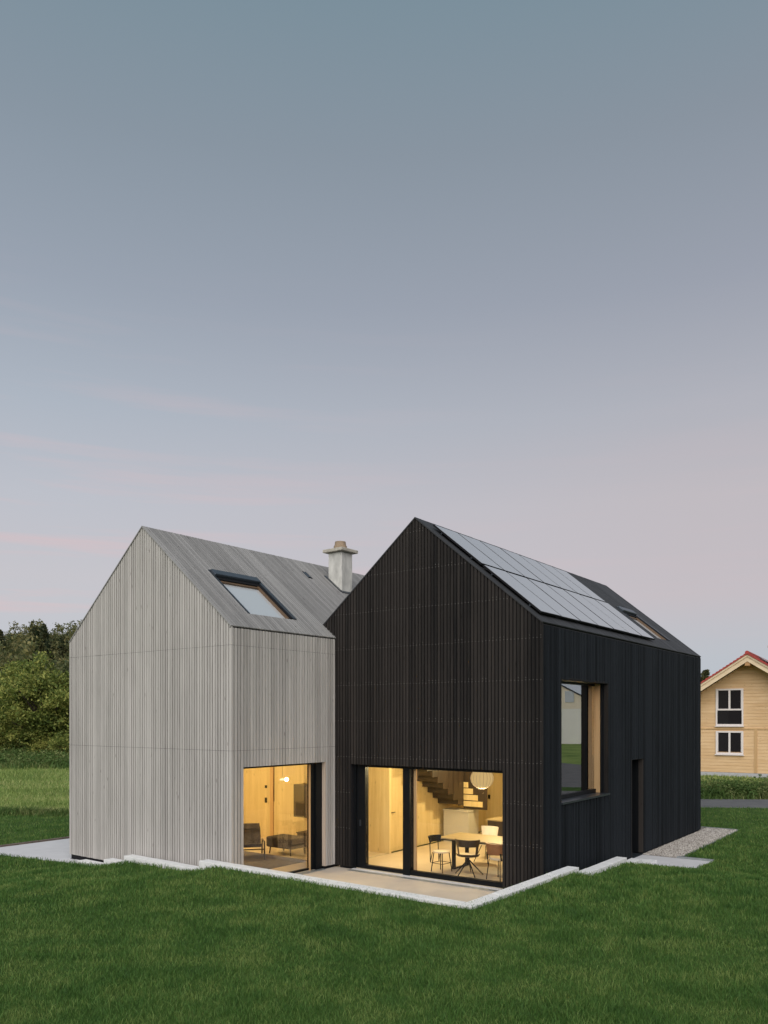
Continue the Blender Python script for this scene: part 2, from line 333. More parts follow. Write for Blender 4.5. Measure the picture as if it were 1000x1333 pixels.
def blades(name, X, Y, Z, hgt, wid, mat, lean=.45, label=None, cat='grass', rnd=None):
    n = len(X); a = rng.uniform(0, 2*np.pi, n); h = hgt*rng.uniform(.6, 1.25, n); w = wid*rng.uniform(.7, 1.3, n)
    dx, dy = np.cos(a), np.sin(a); la = rng.uniform(0, 2*np.pi, n); ln = h*rng.uniform(.1, 1, n)*lean*2
    lx, ly = np.cos(la)*ln, np.sin(la)*ln
    P = np.stack
    v0 = P([X-dx*w/2, Y-dy*w/2, Z], 1); v1 = P([X+dx*w/2, Y+dy*w/2, Z], 1)
    v2 = P([X+dx*w*.38+lx*.35, Y+dy*w*.38+ly*.35, Z+h*.6], 1); v3 = P([X-dx*w*.38+lx*.35, Y-dy*w*.38+ly*.35, Z+h*.6], 1)
    v4 = P([X+lx, Y+ly, Z+h*rng.uniform(.75, 1, n)], 1)
    V = np.stack([v0,v1,v2,v3,v4], 1).reshape(-1, 3); i = np.arange(n)*5
    F = np.concatenate([P([i,i+1,i+2],1), P([i,i+2,i+3],1), P([i+3,i+2,i+4],1)])
    r = rng.uniform(0, 1, n) if rnd is None else rnd
    o = npmesh(name, V, F, mat, attr=np.repeat(r, 5)); tag(o, label, cat if label else None, kind='stuff'); return o
# screen-even scatter: density falls with the square of the distance
n = 480000
dd = np.exp(rng.uniform(np.log(5.6), np.log(31.5), n)); xx = rng.uniform(-.60, .60, n)*dd
limc = np.where(xx < 0, 29+.25*np.sin(xx*.8)+.12*np.sin(xx*2.7), YR0(xx))-.05
ok = (~hole(xx, dd, pad=.0)) & (dd < limc)
xx, dd = xx[ok], dd[ok]
sc = np.clip(dd/9, .8, 2.2)
clump = .5+.5*np.sin(xx*2.1+np.sin(dd*1.7)*1.5)*np.sin(dd*2.3+np.sin(xx*1.9)*1.3)
blades('lawn_grass', xx, dd, hlawn(xx, dd)-.01, (.055+.038*clump)*np.clip(dd/12, .9, 1.2), .0058*sc, M['grass'],
       label='short green blades of the mown lawn around both houses', rnd=np.clip(rng.uniform(0, 1, len(xx))*.8+.2*(1-clump), 0, 1))
n = 5000; dd = np.exp(rng.uniform(np.log(5.6), np.log(14), n)); xx = rng.uniform(-.58, .58, n)*dd; ok = ~hole(xx, dd, pad=.02); xx, dd = xx[ok], dd[ok]
blades('long_grass', xx, dd, hlawn(xx, dd)-.01, .105, .0062, M['grass'], lean=.7, label='single longer paler blades standing out of the near lawn', rnd=rng.uniform(.35, 1.0, len(xx)))
# meadow behind the lawn, left of the houses
n = 52000
Y = rng.uniform(28.9, 60, n); X = rng.uniform(-.56, -.28, n)*Y
blades('meadow_grass', X, Y, hfar(X, Y), .10+.16*rng.random(n)**4, .022, M['meadow'], label='pale rough meadow grass behind the mown lawn, left of the grey house')

# dark ragged strip where the mown lawn ends + herb hedge in the distance
def tufts(name, X, Y, Z, H, label, cat='plants', mat=None, per=34, wid=.03, spread=.25):
    n = len(X)*per
    bx = np.repeat(X, per)+rng.normal(0, spread, n); by = np.repeat(Y, per)+rng.normal(0, spread, n)
    return blades(name, bx, by, np.repeat(Z, per), np.repeat(H, per)*rng.uniform(.4, 1.1, n), wid, mat or M['herb'], lean=.5, label=label, cat=cat,
                  rnd=np.clip(np.repeat(rng.uniform(0, .6, len(X)), per)+rng.uniform(0, .4, n), 0, 1))
X = rng.uniform(-18, -9, 420); Y = 29.3+.25*np.sin(X*.8)+rng.normal(0, .25, 420)
tufts('rough_grass_verge', X, Y, hfar(X, Y), .16+.2*rng.random(420), 'dark unmown grass edging the lawn left of the grey house', cat='grass', per=26)
X = rng.uniform(-29, -13, 900); Y = 46+rng.uniform(0, 12, 900)
tufts('herb_border', X, Y, hfar(X, Y), .35+.5*rng.random(900)*np.clip((Y-46)/8, .2, 1), 'dark green weeds and tall herbs below the fruit tree', per=24, wid=.05, spread=.4)

# lane on the right, its bank of weeds, turning area
m, t, b = base('asphalt', .9, .2); g = N(t, 'ShaderNodeNewGeometry'); n = N(t, 'ShaderNodeTexNoise', inp={'Scale': 1.2, 'Detail': 9., 'Roughness': .75}); t.links.new(g.outputs['Position'], n.inputs['Vector'])
r = ramp(t, [(.3, (.10,.10,.105,1)), (.7, (.17,.165,.165,1))], n.outputs[0]); t.links.new(r.outputs[0], b.inputs['Base Color']); M['asphalt'] = m
mb = MB(); P = []
for x in np.linspace(-10, 18, 29): P.append((x, YR0(x)))
for i in range(len(P)-1):
    (x0, y0), (x1, y1) = P[i], P[i+1]
    mb.face([(x0,y0,.008),(x1,y1,.008),(x1,y1+3.0+.03*x1,.012),(x0,y0+3.0+.03*x0,.012)])
mb.face([(18,YR0(18),.008),(24,20,.008),(34,17,.008),(56,40,.008),(46,49,.008),(18,YR0(18)+3.54,.012)])
tag(mb.build('lane', M['asphalt']), kind='structure')
X = rng.uniform(8, 24, 600); Y = YR0(X)+3.3+.03*X+np.abs(rng.normal(0, 1.6, 600))
tufts('roadside_weeds', X, Y, hfar(X, Y)-.02, (.3+.6*rng.random(600)**1.5)*np.clip((Y-YR0(X)-2.8)/1.3, .3, 1), 'dense green weeds and nettles along the lane below the wooden house', per=36, wid=.045, spread=.28)
X = rng.uniform(8, 26, 900); Y = rng.uniform(39, 46, 900)
tufts('roadside_grass', X, Y, hfar(X, Y)-.02, .10+.14*rng.random(900), 'light grass between the lane weeds and the wooden house wall', cat='grass', mat=M['meadow'], per=26, wid=.035, spread=.4)

def leafy(name, X, Y, Z, H, label, per=60, leaf=.06, sp=.22):
    n = len(X)*per; hh = np.repeat(H, per); P = np.stack([np.repeat(X, per)+rng.normal(0, sp, n), np.repeat(Y, per)+rng.normal(0, sp, n), np.repeat(Z, per)+hh*rng.uniform(.05, 1.05, n)], 1)
    u = rng.normal(size=(n, 3)); u[:,2] *= .6; u /= np.linalg.norm(u, axis=1)[:,None]; w = rng.normal(size=(n, 3)); w -= (w*u).sum(1)[:,None]*u; w /= np.linalg.norm(w, axis=1)[:,None]
    s_ = leaf*rng.uniform(.5, 1.3, n)[:,None]; V = np.stack([P-u*s_, P+w*s_*.45, P+u*s_, P-w*s_*.45], 1).reshape(-1, 3)
    r_ = np.clip(np.repeat(rng.uniform(0, .6, len(X)), per)+rng.uniform(0, .4, n), 0, 1)
    o = npmesh(name, V, np.arange(n*4).reshape(-1, 4), M['herb'], attr=np.repeat(r_, 4)); tag(o, label, 'plants', kind='stuff')
X = rng.uniform(8, 24, 950); Y = YR0(X)+3.5+.03*X+np.abs(rng.normal(0, 1.5, 950))
leafy('roadside_herbs', X, Y, hfar(X, Y), (.25+.55*rng.random(950)**1.3)*np.clip((Y-YR0(X)-2.9)/1.2, .35, 1), 'leafy green herbs crowding the far side of the lane')
X = rng.uniform(-29, -13, 700); Y = 47+rng.uniform(0, 11, 700)
leafy('field_herbs', X, Y, hfar(X, Y), .3+.5*rng.random(700), 'leafy weeds at the foot of the fruit tree', per=50, leaf=.08, sp=.35)

# ------------------------------------------------------------------ terrace, slabs, gravel
def D2(x, y): return wor2(DO, YD, x, y)
def G2(x, y): return wor2(GO, YG, x, y)
# inner kerb corner in world = intersection of both front lines
ter = [D2(.36, -3.58), D2(.36, .3), D2(-.02, .3), D2(-5.6, .3), G2(-.05, 3.2), G2(-.05, -.0), G2(-2.6, -.0), G2(-2.6, -.36)]
tag(MB().prism([D2(.36,-3.58), D2(.36,.25), D2(-6.0,.25), D2(-6.0,-3.5)], -.2, -.004).build('terrace', M['terrace']), kind='structure')
tag(MB().prism([G2(.4,-.36), G2(-.0,1.6), G2(-6.0,1.6), G2(-6.0,-.36)], -.2, -.012).build('terrace_side', M['terrace']), kind='structure')
# driveway slab with a thin edging
tag(MB().prism([G2(-5.25,-.30), G2(-7.9,-.84), G2(-9.10,-.98), G2(-9.10,9), G2(-5.25,9)], -.2, .004).build('driveway_slab', M['slab']), kind='structure')
tag(MB().prism([G2(-9.14,-1.6), G2(-9.22,-1.6), G2(-9.22,9), G2(-9.14,9)], -.2, .045).build('driveway_edging', plain('brown_edging', (.16,.12,.10), var=.3)), kind='structure')
# entry slab + gravel
tag(MB().prism([D2(-.3,4.35), D2(1.70,4.35), D2(1.70,5.95), D2(-.3,5.95)], -.2, .008).build('entry_slab', M['slab']), kind='structure')
rim = thing('door_mat_frame', 'thin metal edging strip at the far side of the entry slab', 'edging', D2(0, 6.05)+(0,), YD-math.pi/2)
MB().box(.85,1.72,-.09,-.06,-.05,.05).box(.85,1.72,.03,.06,-.05,.04).build('edge_rail', M['drain'], rim)
MB().box(.85,1.72,-.06,.03,-.05,.012).build('edge_infill', plain('rusty_brown', (.16,.10,.075), var=.3), rim)
m, t, b = base('gravel_bed', .95, .1); g = N(t, 'ShaderNodeNewGeometry'); n = N(t, 'ShaderNodeTexVoronoi', inp={'Scale': 30.}); t.links.new(g.outputs['Position'], n.inputs['Vector'])
r = ramp(t, [(0, (.36,.32,.28,1)), (1, (.16,.14,.12,1))], n.outputs['Distance']); t.links.new(r.outputs[0], b.inputs['Base Color'])
tag(MB().prism([D2(-.3,5.95), D2(.93,5.95), D2(.93,12.2), D2(-.3,12.2)], -.2, .002).build('gravel_strip', m), kind='structure')
n = 9000; gx = rng.uniform(-.02, .92, n); gy = rng.uniform(6.0, 12.15, n); sx = DO[0]+gx*math.sin(YD)+gy*math.cos(YD); sy = DO[1]-gx*math.cos(YD)+gy*math.sin(YD)
oct_ = np.array([(1,0,0),(0,1,0),(-1,0,0),(0,-1,0),(0,0,.8),(0,0,-.8)], float); rr = rng.uniform(.012, .03, n); ang = rng.uniform(0, 6.28, n)
ca, sa = np.cos(ang), np.sin(ang)
V = oct_[None]*rr[:,None,None]*rng.uniform(.7, 1.3, (n,1,3)); V = np.stack([V[...,0]*ca[:,None]-V[...,1]*sa[:,None], V[...,0]*sa[:,None]+V[...,1]*ca[:,None], V[...,2]], -1)
V += np.stack([sx, sy, np.full(n, .008)], 1)[:,None,:]; f = np.array([(0,1,4),(1,2,4),(2,3,4),(3,0,4)]); F = (f[None]+np.arange(n)[:,None,None]*6).reshape(-1, 3)
m, t, b = base('pebbles', .8, .3); at = N(t, 'ShaderNodeAttribute', attribute_name='rnd'); r = ramp(t, [(0, (.20,.17,.15,1)), (.5, (.42,.38,.34,1)), (1, (.68,.63,.58,1))], at.outputs['Fac']); t.links.new(r.outputs[0], b.inputs['Base Color'])
o = npmesh('gravel_pebbles', V.reshape(-1, 3), F, m, attr=np.repeat(rng.random(n), 6)); tag(o, 'beige pebbles of the gravel strip along the black house', 'gravel', kind='stuff')
MBe = MB(); e1 = MB()
for (x0, x1, y0, y1) in ((.93,.965,6.1,12.24), (-.2,.93,12.2,12.24)):
    p = [D2(x0,y0), D2(x1,y0), D2(x1,y1), D2(x0,y1)]; e1.prism(p, -.1, .03)
tag(e1.build('gravel_edging', M['drain']), 'thin metal edging around the gravel strip of the black house', 'edging')

# kerb of pale stones: along the terrace at .6 m, then stepping down on both sides
kerb = thing('stone_kerb', 'pale concrete kerb round the terrace, stepping down on both sides of the houses', 'kerb', (0,0,0))
def kerb_run(A, B, nrm, z1, n, w=.24):
    A = Vector(A); B = Vector(B); nrm = Vector(nrm); d = (B-A)/n
    for i in range(n):
        g = .004; e = d.normalized()*g
        p = A+d*i+e; q = A+d*(i+1)-e; zz = z1+random.uniform(-.004, .004); j = random.uniform(-.003, .003)
        mb = MB(); a0 = p+nrm*j; b0 = q+nrm*j
        mb.prism([tuple(a0), tuple(b0), tuple(b0+nrm*w), tuple(a0+nrm*w)] , -.15, zz)
        o = mb.build('kerb_stone', M['concrete'], kerb, bevel=.008)
fD = Vector((-math.cos(YD), -math.sin(YD))); rD = Vector((math.sin(YD), -math.cos(YD)))
fG = Vector((-math.cos(YG), -math.sin(YG))); rG = Vector((math.sin(YG), -math.cos(YG)))
cor = Vector(D2(.35, -3.56)); lw = Vector(G2(-.55, -.15))
# front run in one line from the left end to the corner
dirF = (cor-lw).normalized(); nF = Vector((dirF.y, -dirF.x))
kerb_run(lw, cor-dirF*.0, nF, .60, 7)
kerb_run(Vector(D2(.35, -3.56))+fD*.24, Vector(D2(.40, .29)), rD, .60, 4)
kerb_run(Vector(D2(.40, .30)), Vector(D2(.40, 2.97)), rD, .42, 3)
kerb_run(Vector(D2(.40, 2.98)), Vector(D2(.40, 3.95)), rD, .25, 1)
kerb_run(Vector(D2(.40, 3.96)), Vector(D2(.40, 4.6)), rD, .14, 1)
kerb_run(Vector(D2(.40, 4.61)), Vector(D2(.40, 5.1)), rD, .06, 1)
kerb_run(Vector(G2(-3.22, -.10)), Vector(G2(-.56, -.15)), fG, .42, 3)
kerb_run(Vector(G2(-4.0, -.10)), Vector(G2(-3.23, -.10)), fG, .25, 1)
kerb_run(Vector(G2(-5.1, -.10)), Vector(G2(-4.01, -.10)), fG, .10, 1)

# ------------------------------------------------------------------ house shells
GAP_T = .03                                               # slat thickness
class House:
    def __init__(s, root, w, L, ez, rz):
        s.root, s.w, s.L, s.ez, s.rz = root, w, L, ez, rz
        s.th = math.atan2(rz-ez, w/2); s.slope = (rz-ez)/(w/2); s.sl = (w/2)/math.cos(s.th)
    def top(s, x): return s.ez+s.slope*min(-x, s.w+x)
    def R(s, y, sl, h):                                   # point on the right slope: sl up from the eave, h outwards
        c, n = math.cos(s.th), math.sin(s.th); return (-sl*c+n*h, y, s.ez+sl*n+c*h)
    def Lf(s, y, sl, h):
        x, y, z = s.R(y, sl, h); return (-s.w-x, y, z)
    def rbox(s, mb, y0, y1, s0, s1, h0, h1, m=0, left=False):
        f = s.Lf if left else s.R
        P = [f(y0,s0,h0), f(y0,s1,h0), f(y1,s1,h0), f(y1,s0,h0), f(y0,s0,h1), f(y0,s1,h1), f(y1,s1,h1), f(y1,s0,h1)]
        return mb.quadbox(P, m)
def cuts(z0, z1, holes, joints):
    """vertical extents of a slat minus openings, split at the board joints"""
    segs = [(z0, z1)]
    for a, b in holes:
        segs = [q for s_ in segs for q in ((s_[0], min(s_[1], a)), (max(s_[0], b), s_[1])) if q[1]-q[0] > .02]
    out = []
    for a, b in segs:
        js = [j for j in joints if a+.05 < j < b-.05]
        for p, q in zip([a]+[j+.003 for j in js], [j-.003 for j in js]+[b]): out.append((p, q))
    return out
def gable(h, n, gap, mat, holes, z0, joints, jit=.0, yj=.004, y=0, flip=1, skip=None):
    p = h.w/n; lst = []
    for i in range(n):
        xl = -h.w+i*p; xr = xl+p
        w0 = xl+gap/2+random.uniform(-jit, jit); w1 = xr-gap/2+random.uniform(-jit, jit)
        if i == 0: w0 = xl
        if i == n-1: w1 = xr
        mid = (w0+w1)/2; hs = [(a, b) for (x0, x1, a, b) in holes if x0 <= mid <= x1]
        t0, t1 = h.top(w0)-.025, h.top(w1)-.025; y0 = y+random.uniform(0, yj)
        mb = MB(); js = [j+random.choice((0,0,0,.0)) for j in joints]
        segs = cuts(z0+random.uniform(-.004, .004), max(t0, t1), hs, js)
        for k, (a, b) in enumerate(segs):
            if mb.v and a-segs[k-1][1] > .05: mb.build('wall_slat', mat, h.root); mb = MB()
            last = k == len(segs)-1
            ta, tb = (t0, t1) if last else (b, b)
            if ta <= a or tb <= a: continue
            mb.yprism([(w0,a),(w1,a),(w1,tb),(w0,ta)], y0, y0+GAP_T)
        if mb.v: mb.build('wall_slat', mat, h.root)
def side(h, n, gap, mat, holes, z0, z1, joints, ymax, jit=0, xj=.004, name='wall_slat'):
    p = h.L/n
    for i in range(n):
        y0, y1 = i*p+gap/2+random.uniform(-jit, jit), (i+1)*p-gap/2+random.uniform(-jit, jit)
        if i == 0: y0 = .034
        if y1 > ymax: break
        mid = (y0+y1)/2; hs = [(a, b) for (u0, u1, a, b) in holes if u0 <= mid <= u1]
        mb = MB(); x1 = -random.uniform(0, xj)
        pb = None
        for a, b in cuts(z0+random.uniform(-.004, .004), z1, hs, joints):
            if pb is not None and a-pb > .05: mb.build(name, mat, h.root); mb = MB()
            mb.box(x1-GAP_T, x1, y0, y1, a, b); pb = b
        if mb.v: mb.build(name, mat, h.root)
def roofboards(h, n, gap, mat, holes, h0=0, stuff_left=True):
    p = h.L/n; c = .018
    for i in range(n):
        y0, y1 = i*p+gap/2, (i+1)*p-gap/2
        if i == 0: y0 = -.012
        mid = (y0+y1)/2; hs = [(a, b) for (u0, u1, a, b) in holes if u0 <= mid <= u1]
        mb = MB(); k = random.uniform(0, .004)
        for a, b in cuts(-.01, h.sl-.004, hs, []):
            if mb.v: mb.build('roof_board', mat, h.root); mb = MB()
            h.rbox(mb, y0, y1, a, b, h0-.026+k, h0+k)
        mb.build('roof_board', mat, h.root)
    mb = MB()
    for i in range(n):
        y0, y1 = i*p+gap/2, (i+1)*p-gap/2
        if i == 0: y0 = -.012
        h.rbox(mb, y0, y1, -.01, h.sl-.004, h0-.026, h0, left=True)
    o = mb.build('roof_board_field', mat, h.root); o['kind'] = 'stuff'
def shell(h, fh, sh, z0, roofholes, side_ymax=None, lz=None):
    """black membrane wall and roof behind the slats, with openings. fh/sh: one list of (u0,u1,z0,z1)"""
    # front: columns between opening edges
    T0, T1 = .036, .30
    us = sorted({-h.w+.036, -.036} | {v for q in fh for v in q[:2]} | {-h.w/2})
    mb = MB()
    for a, b in zip(us, us[1:]):
        mid = (a+b)/2; hs = [(q[2], q[3]) for q in fh if q[0] <= mid <= q[1]]
        ta, tb = h.top(a)-.06, h.top(b)-.06
        segs = cuts(z0, 3.0, hs, []); 
        for (p, q) in segs: mb.box(a, b, T0, T1, p, min(q, 3.0))
        mb.yprism([(a,3.0),(b,3.0),(b,tb),(a,ta)], T0, T1)
    mb.build('front_wall', M['membrane'], h.root)
    mb = MB(); L = side_ymax or h.L-.04
    us = sorted({T1, L} | {v for q in sh for v in q[:2]})
    for a, b in zip(us, us[1:]):
        mid = (a+b)/2; hs = [(q[2], q[3]) for q in sh if q[0] <= mid <= q[1]]
        for (p, q) in cuts(z0, h.ez-.06, hs, []): mb.box(-T1, -.036, a, b, p, q)
    mb.build('side_wall', M['membrane'], h.root)
    # rear and left walls
    mb = MB(); mb.box(-h.w+.036, -h.w+.3, T1, h.L-.04, lz if lz else z0, h.ez-.06)
    mb.yprism([(-h.w+.036,z0),(-.036,z0),(-.036,h.ez-.07),(-h.w/2,h.rz-.09),(-h.w+.036,h.ez-.07)], h.L-.3, h.L-.04)
    mb.build('rear_wall', M['membrane'], h.root)
    # roof deck with openings
    mb = MB(); us = sorted({.04, h.L-.05} | {v for q in roofholes for v in q[:2]})
    for a, b in zip(us, us[1:]):
        mid = (a+b)/2; hs = [(q[2], q[3]) for q in roofholes if q[0] <= mid <= q[1]]
        for (p, q) in cuts(.03, h.sl-.03, hs, []): h.rbox(mb, a, b, p, q, -.22, -.034)
    h.rbox(mb, .04, h.L-.05, .03, h.sl-.03, -.22, -.034, left=True)
    mb.build('roof_deck', M['membrane'], h.root)
def back_slats(h, n, gap, mat, z0, left=True):
    mb = MB(); p = h.w/n
    for i in range(n):
        a, b = -h.w+i*p+gap/2, -h.w+(i+1)*p-gap/2
        mb.yprism([(a,z0),(b,z0),(b,h.top(b)-.03),(a,h.top(a)-.03)], h.L-.036, h.L-.004)
    if left:
        n2 = int(h.L/p)
        for i in range(n2): mb.box(-h.w+.002, -h.w+.034, i*h.L/n2+gap/2+(.035 if i == 0 else 0), (i+1)*h.L/n2-gap/2, z0, h.ez-.05)
    o = mb.build('slat_field', mat, h.root); o['kind'] = 'stuff'

# ---- grey house
G = House(grey, 6.0, 11.4, 5.43, 7.90)
gp = 6.0/72; gs = 11.4/130
gw = (4*gs+.0, 33*gs, -.5, 2.50)                            # glazed opening in the side wall: y .35-2.89
cg = math.cos(G.th)
sky_g = (10*gs, 27*gs, .44/cg, 1.77/cg)
vent_g = (54*gs-.01, 56*gs+.01, 2.24/cg, 2.51/cg)
chim_h = (5.70, 6.22, 1.9/cg, 2.45/cg)
shell(G, [], [(gw[0], gw[1], -.5, 2.50)], .02, [sky_g], side_ymax=3.9)
gable(G, 72, .027, M['grey_slat'], [], .12, [2.85, 5.03], jit=.0025, yj=.008)
side(G, 130, .027, M['grey_slat'], [gw], .07, 5.385, [2.85, 5.03], 3.33, jit=.003, xj=.006)
roofboards(G, 130, .018, M['grey_roof'], [sky_g, (vent_g[0], vent_g[1], vent_g[2], vent_g[3])])
back_slats(G, 72, .022, M['grey_slat'], .1)
# plinth
MB().box(-5.75,-.06,.05,.3,-.12,.12).box(-.28,-.05,.31,gw[0],-.12,.10).box(-.28,-.05,gw[1],3.6,-.12,.10).box(-5.9,-5.7,.3,11.2,-.1,.12).build('plinth', M['black_metal'], grey)
MB().box(-5.93,-5.88,.06,.12,-.05,.10).box(-5.98,-5.80,.02,.16,-.03,.012).build('corner_shoe', M['black_metal'], grey)
# eaves shadow gutter
MB().box(-.055,-.012,.0,11.35,5.385,5.40).build('eaves_rail', M['black_metal'], grey)
# ---- big side window of the grey house (sliding pane towards the front, dark frame at the rear)
win = MB().box(-.26,-.16,gw[0]-.02,gw[0]+.0,-.02,2.52).box(-.27,-.15,gw[1]-.34,gw[1]-.22,-.0,2.498).box(-.25,-.19,gw[0],gw[1]-.34,-.02,.055).box(-.25,-.19,gw[0],gw[1]-.34,2.45,2.499).box(-.24,-.10,gw[1]-.22,gw[1]-.005,-.02,2.499).build('window_frame', M['black_metal'], grey)
MB().box(-.225,-.213,gw[0],gw[1]-.34,.055,2.45).build('pane', M['glass'], win)
MB().box(-.20,-.155,gw[1]-.365,gw[1]-.343,.0,2.45).build('wooden_stile', M['ply_edge'], win)
MB().box(-.10,-.004,gw[1]-.012,gw[1]+.006,.07,2.498).build('window_reveal', M['jamb_wood'], grey)
MB().box(-.16,.02,gw[0],gw[1],-.02,.006).build('window_sill', M['drain'], grey)

# ---- black house
D = House(dark, 6.1, 11.4, 5.44, 7.95)
dp = 6.1/74; ds = 11.4/134
fw = (-6.1+15*dp, -6.1+63*dp, -.5, 2.45)                    # x -4.86..-.91
sw = (11*ds-.04, 42*ds-.03, 1.76, 4.33)                     # .90..3.54
sd = (61*ds-.03, 71*ds-.04, -.5, 2.48)
cd = math.cos(D.th)
sky_d = (8.50, 9.75, .46/cd, 1.66/cd)
inner = (-6.2, -5.2, -.5, 2.62)                             # where the two houses run into each other
shell(D, [fw, inner], [sw, sd], .02, [(8.52, 9.73, .48/cd, 1.64/cd)], lz=2.64)
gable(D, 74, .027, M['black_slat'], [fw, (-6.2, -5.36, -.5, 2.62)], .05, [], jit=.002, yj=.006)
side(D, 134, .022, M['black_side_shaded'], [sw, sd], .05, 5.38, [], 11.41, jit=.003, xj=.012)
pvh = []
roofboards(D, 95, .006, M['black_roof'], [sky_d])
back_slats(D, 74, .027, M['black_slat'], .06, left=False)
MB().box(-5.22,fw[0],.05,.3,-.12,.05).box(fw[1],-.06,.05,.3,-.12,.05).box(-.28,-.05,.31,sd[0],-.12,.05).box(-.28,-.05,sd[1],11.2,-.12,.05).build('plinth', M['black_metal'], dark)
MB().box(-.055,-.012,.0,11.35,5.38,5.395).build('eaves_rail', M['black_metal'], dark)
# visible screws on the battens of the black gable
mb = MB()
for k in range(9):
    z = .95+.835*k
    for i in range(74):
        for off in (0, .055):
            x = -6.1+(i+.5)*dp; zz = z+off+random.uniform(-.006, .006)
            if off and random.random() < .75: continue
            if zz > D.top(x)-.1: continue
            if fw[0] < x < fw[1] and zz < 2.46: continue
            s_ = .0045; mb.box(x-s_, x+s_, -.0025, .004, zz-s_, zz+s_)
o = mb.build('screw_heads', M['screw'], dark); o['kind'] = 'stuff'

# front glazing
fr = MB()
fr.box(fw[0], fw[0]+.06, .12, .30, -.02, 2.45)                       # left post, deep
fr.box(fw[0]+.06, fw[0]+.30, .17, .30, -.02, 2.45)
fr.box(fw[1]-.05, fw[1], .15, .28, -.02, 2.45)
fr.box(fw[0]+.30, fw[1]-.05, .15, .28, 2.385, 2.449)
fr.box(fw[0]+.30, -3.46, .17, .28, -.02, .10)
fr.box(-3.27, fw[1]-.05, .14, .26, -.02, .12)
fr.box(-3.46, -3.27, .12, .30, -.03, 2.385)
front = fr.build('window_frame', M['black_metal'], dark)
MB().box(fw[0]+.30, -3.46, .22, .232, .10, 2.385).build('pane', M['glass'], front)
MB().box(-3.27, fw[1]-.05, .20, .212, .12, 2.385).build('pane', M['glass'], front)
MB().box(-3.268, -3.20, .27, .31, .0, 2.385).build('wooden_stile', M['ply_edge'], front)
MB().box(fw[0]+.14, fw[0]+.18, .155, .17, 1.0, 1.14).build('handle', M['dark_metal'], front)
MB().box(fw[0]+.02, fw[1]-.0, .0, .115, -.02, .010).build('threshold', M['slab'], dark)
MB().box(fw[0]+.02, fw[1]+.02, -.16, -.03, -.02, .004).build('drain_grate', M['drain'], dark)
# upper side window
rev = MB().box(-.10,-.01,sw[1]-.006,sw[1]+.024,1.777,4.33).box(-.32,-.01,sw[0]-.024,sw[0]+.006,1.777,4.33).box(-.40,-.01,sw[0]+.007,sw[1]-.007,4.322,4.37).build('window_reveal', M['black_slat'], dark)
MB().box(-.199,-.101,sw[1]-.008,sw[1]+.022,1.777,4.321).box(-.17,-.14,sw[1]-.035,sw[1]-.009,1.80,4.32).build('guide_rail', M['black_metal'], rev)
wf = MB().box(-.38,-.32,sw[0]+.008,sw[0]+.06,1.80,4.32).box(-.38,-.32,sw[0]+.061,sw[1]-.031,4.27,4.321).box(-.38,-.29,sw[0]+.061,sw[1]-.031,1.777,1.86).build('window_frame', M['black_metal'], dark)
MB().box(-.38,-.20,sw[1]-.03,sw[1]+.02,1.777,4.32).build('wooden_stile', M['stile'], wf)
MB().box(-.35,-.34,sw[0]+.061,sw[1]-.031,1.86,4.27).build('pane', M['glass_side'], wf)
MB().box(-.365,.035,sw[0]-.01,sw[1]+.01,1.735,1.775).build('window_sill', M['dark_metal'], dark)
MB().box(-.80,-.385,sw[1]-.05,sw[1]-.0,1.80,4.30).build('window_lining', M['gold'], dark)
# upper room behind it: timber walls and ceiling, a dark cabinet
up = MB().box(-5.8,-.40,.45,.5,2.7,4.6).box(-5.8,-.40,5.4,5.45,2.7,4.6).box(-3.4,-3.35,.5,5.4,2.7,4.6).box(-5.8,-.40,.5,5.4,4.6,4.65).build('upper_room_lining', M['gold'], dark)
MB().box(-3.35,-.40,.5,5.4,2.68,2.70).build('upper_floor', M['floor'], dark)
MB().box(-1.0,-.5,3.9,4.5,2.7,3.62).build('upper_cabinet', M['dark_wood'], dark)
# side door
dr = MB().box(-.34,-.30,sd[0],sd[1],.0,2.48).build('side_door', M['black_metal'], dark)
MB().box(-.30,-.285,sd[1]-.16,sd[1]-.11,.95,1.15).build('handle', M['dark_metal'], dr)
MB().box(-.30,-.13,sd[1]-.004,sd[1]+.018,.05,2.475).build('inner_reveal', M['black_metal'], dark)
MB().box(-.129,-.008,sd[1]-.002,sd[1]+.018,.05,2.475).box(-.30,-.008,sd[0]-.018,sd[0]+.002,.05,2.475).box(-.30,-.008,sd[0],sd[1],2.476,2.495).build('door_reveal', M['black_slat'], dark)
MB().box(-.34,.0,sd[0],sd[1],-.05,.02).build('door_threshold', M['dark_metal'], dark)

# solar panels: 7 columns x 2 rows
cols = np.linspace(.24, 7.40, 8); rows = [(.20/cd, 1.535/cd), (1.565/cd, 2.78/cd)]
mb = MB()
for (a, b) in rows:
    for s_ in (a+.3, b-.3): D.rbox(mb, .26, 7.38, s_-.02, s_+.02, .012, .05)
mb.build('mounting_rail', M['dark_metal'], dark)
for i in range(7):
    for (a, b) in rows:
        y0, y1 = cols[i]+.016, cols[i+1]-.016
        k = random.uniform(-.003, .003)
        fm = MB(); D.rbox(fm, y0, y1, a, b, .051, .085+k); f_ = fm.build('solar_panel', M['membrane'], dark)
        gm = MB(); D.rbox(gm, y0+.018, y1-.018, a+.02, b-.02, .086+k, .089+k); gm.build('glass_cover', M['pv'], f_)

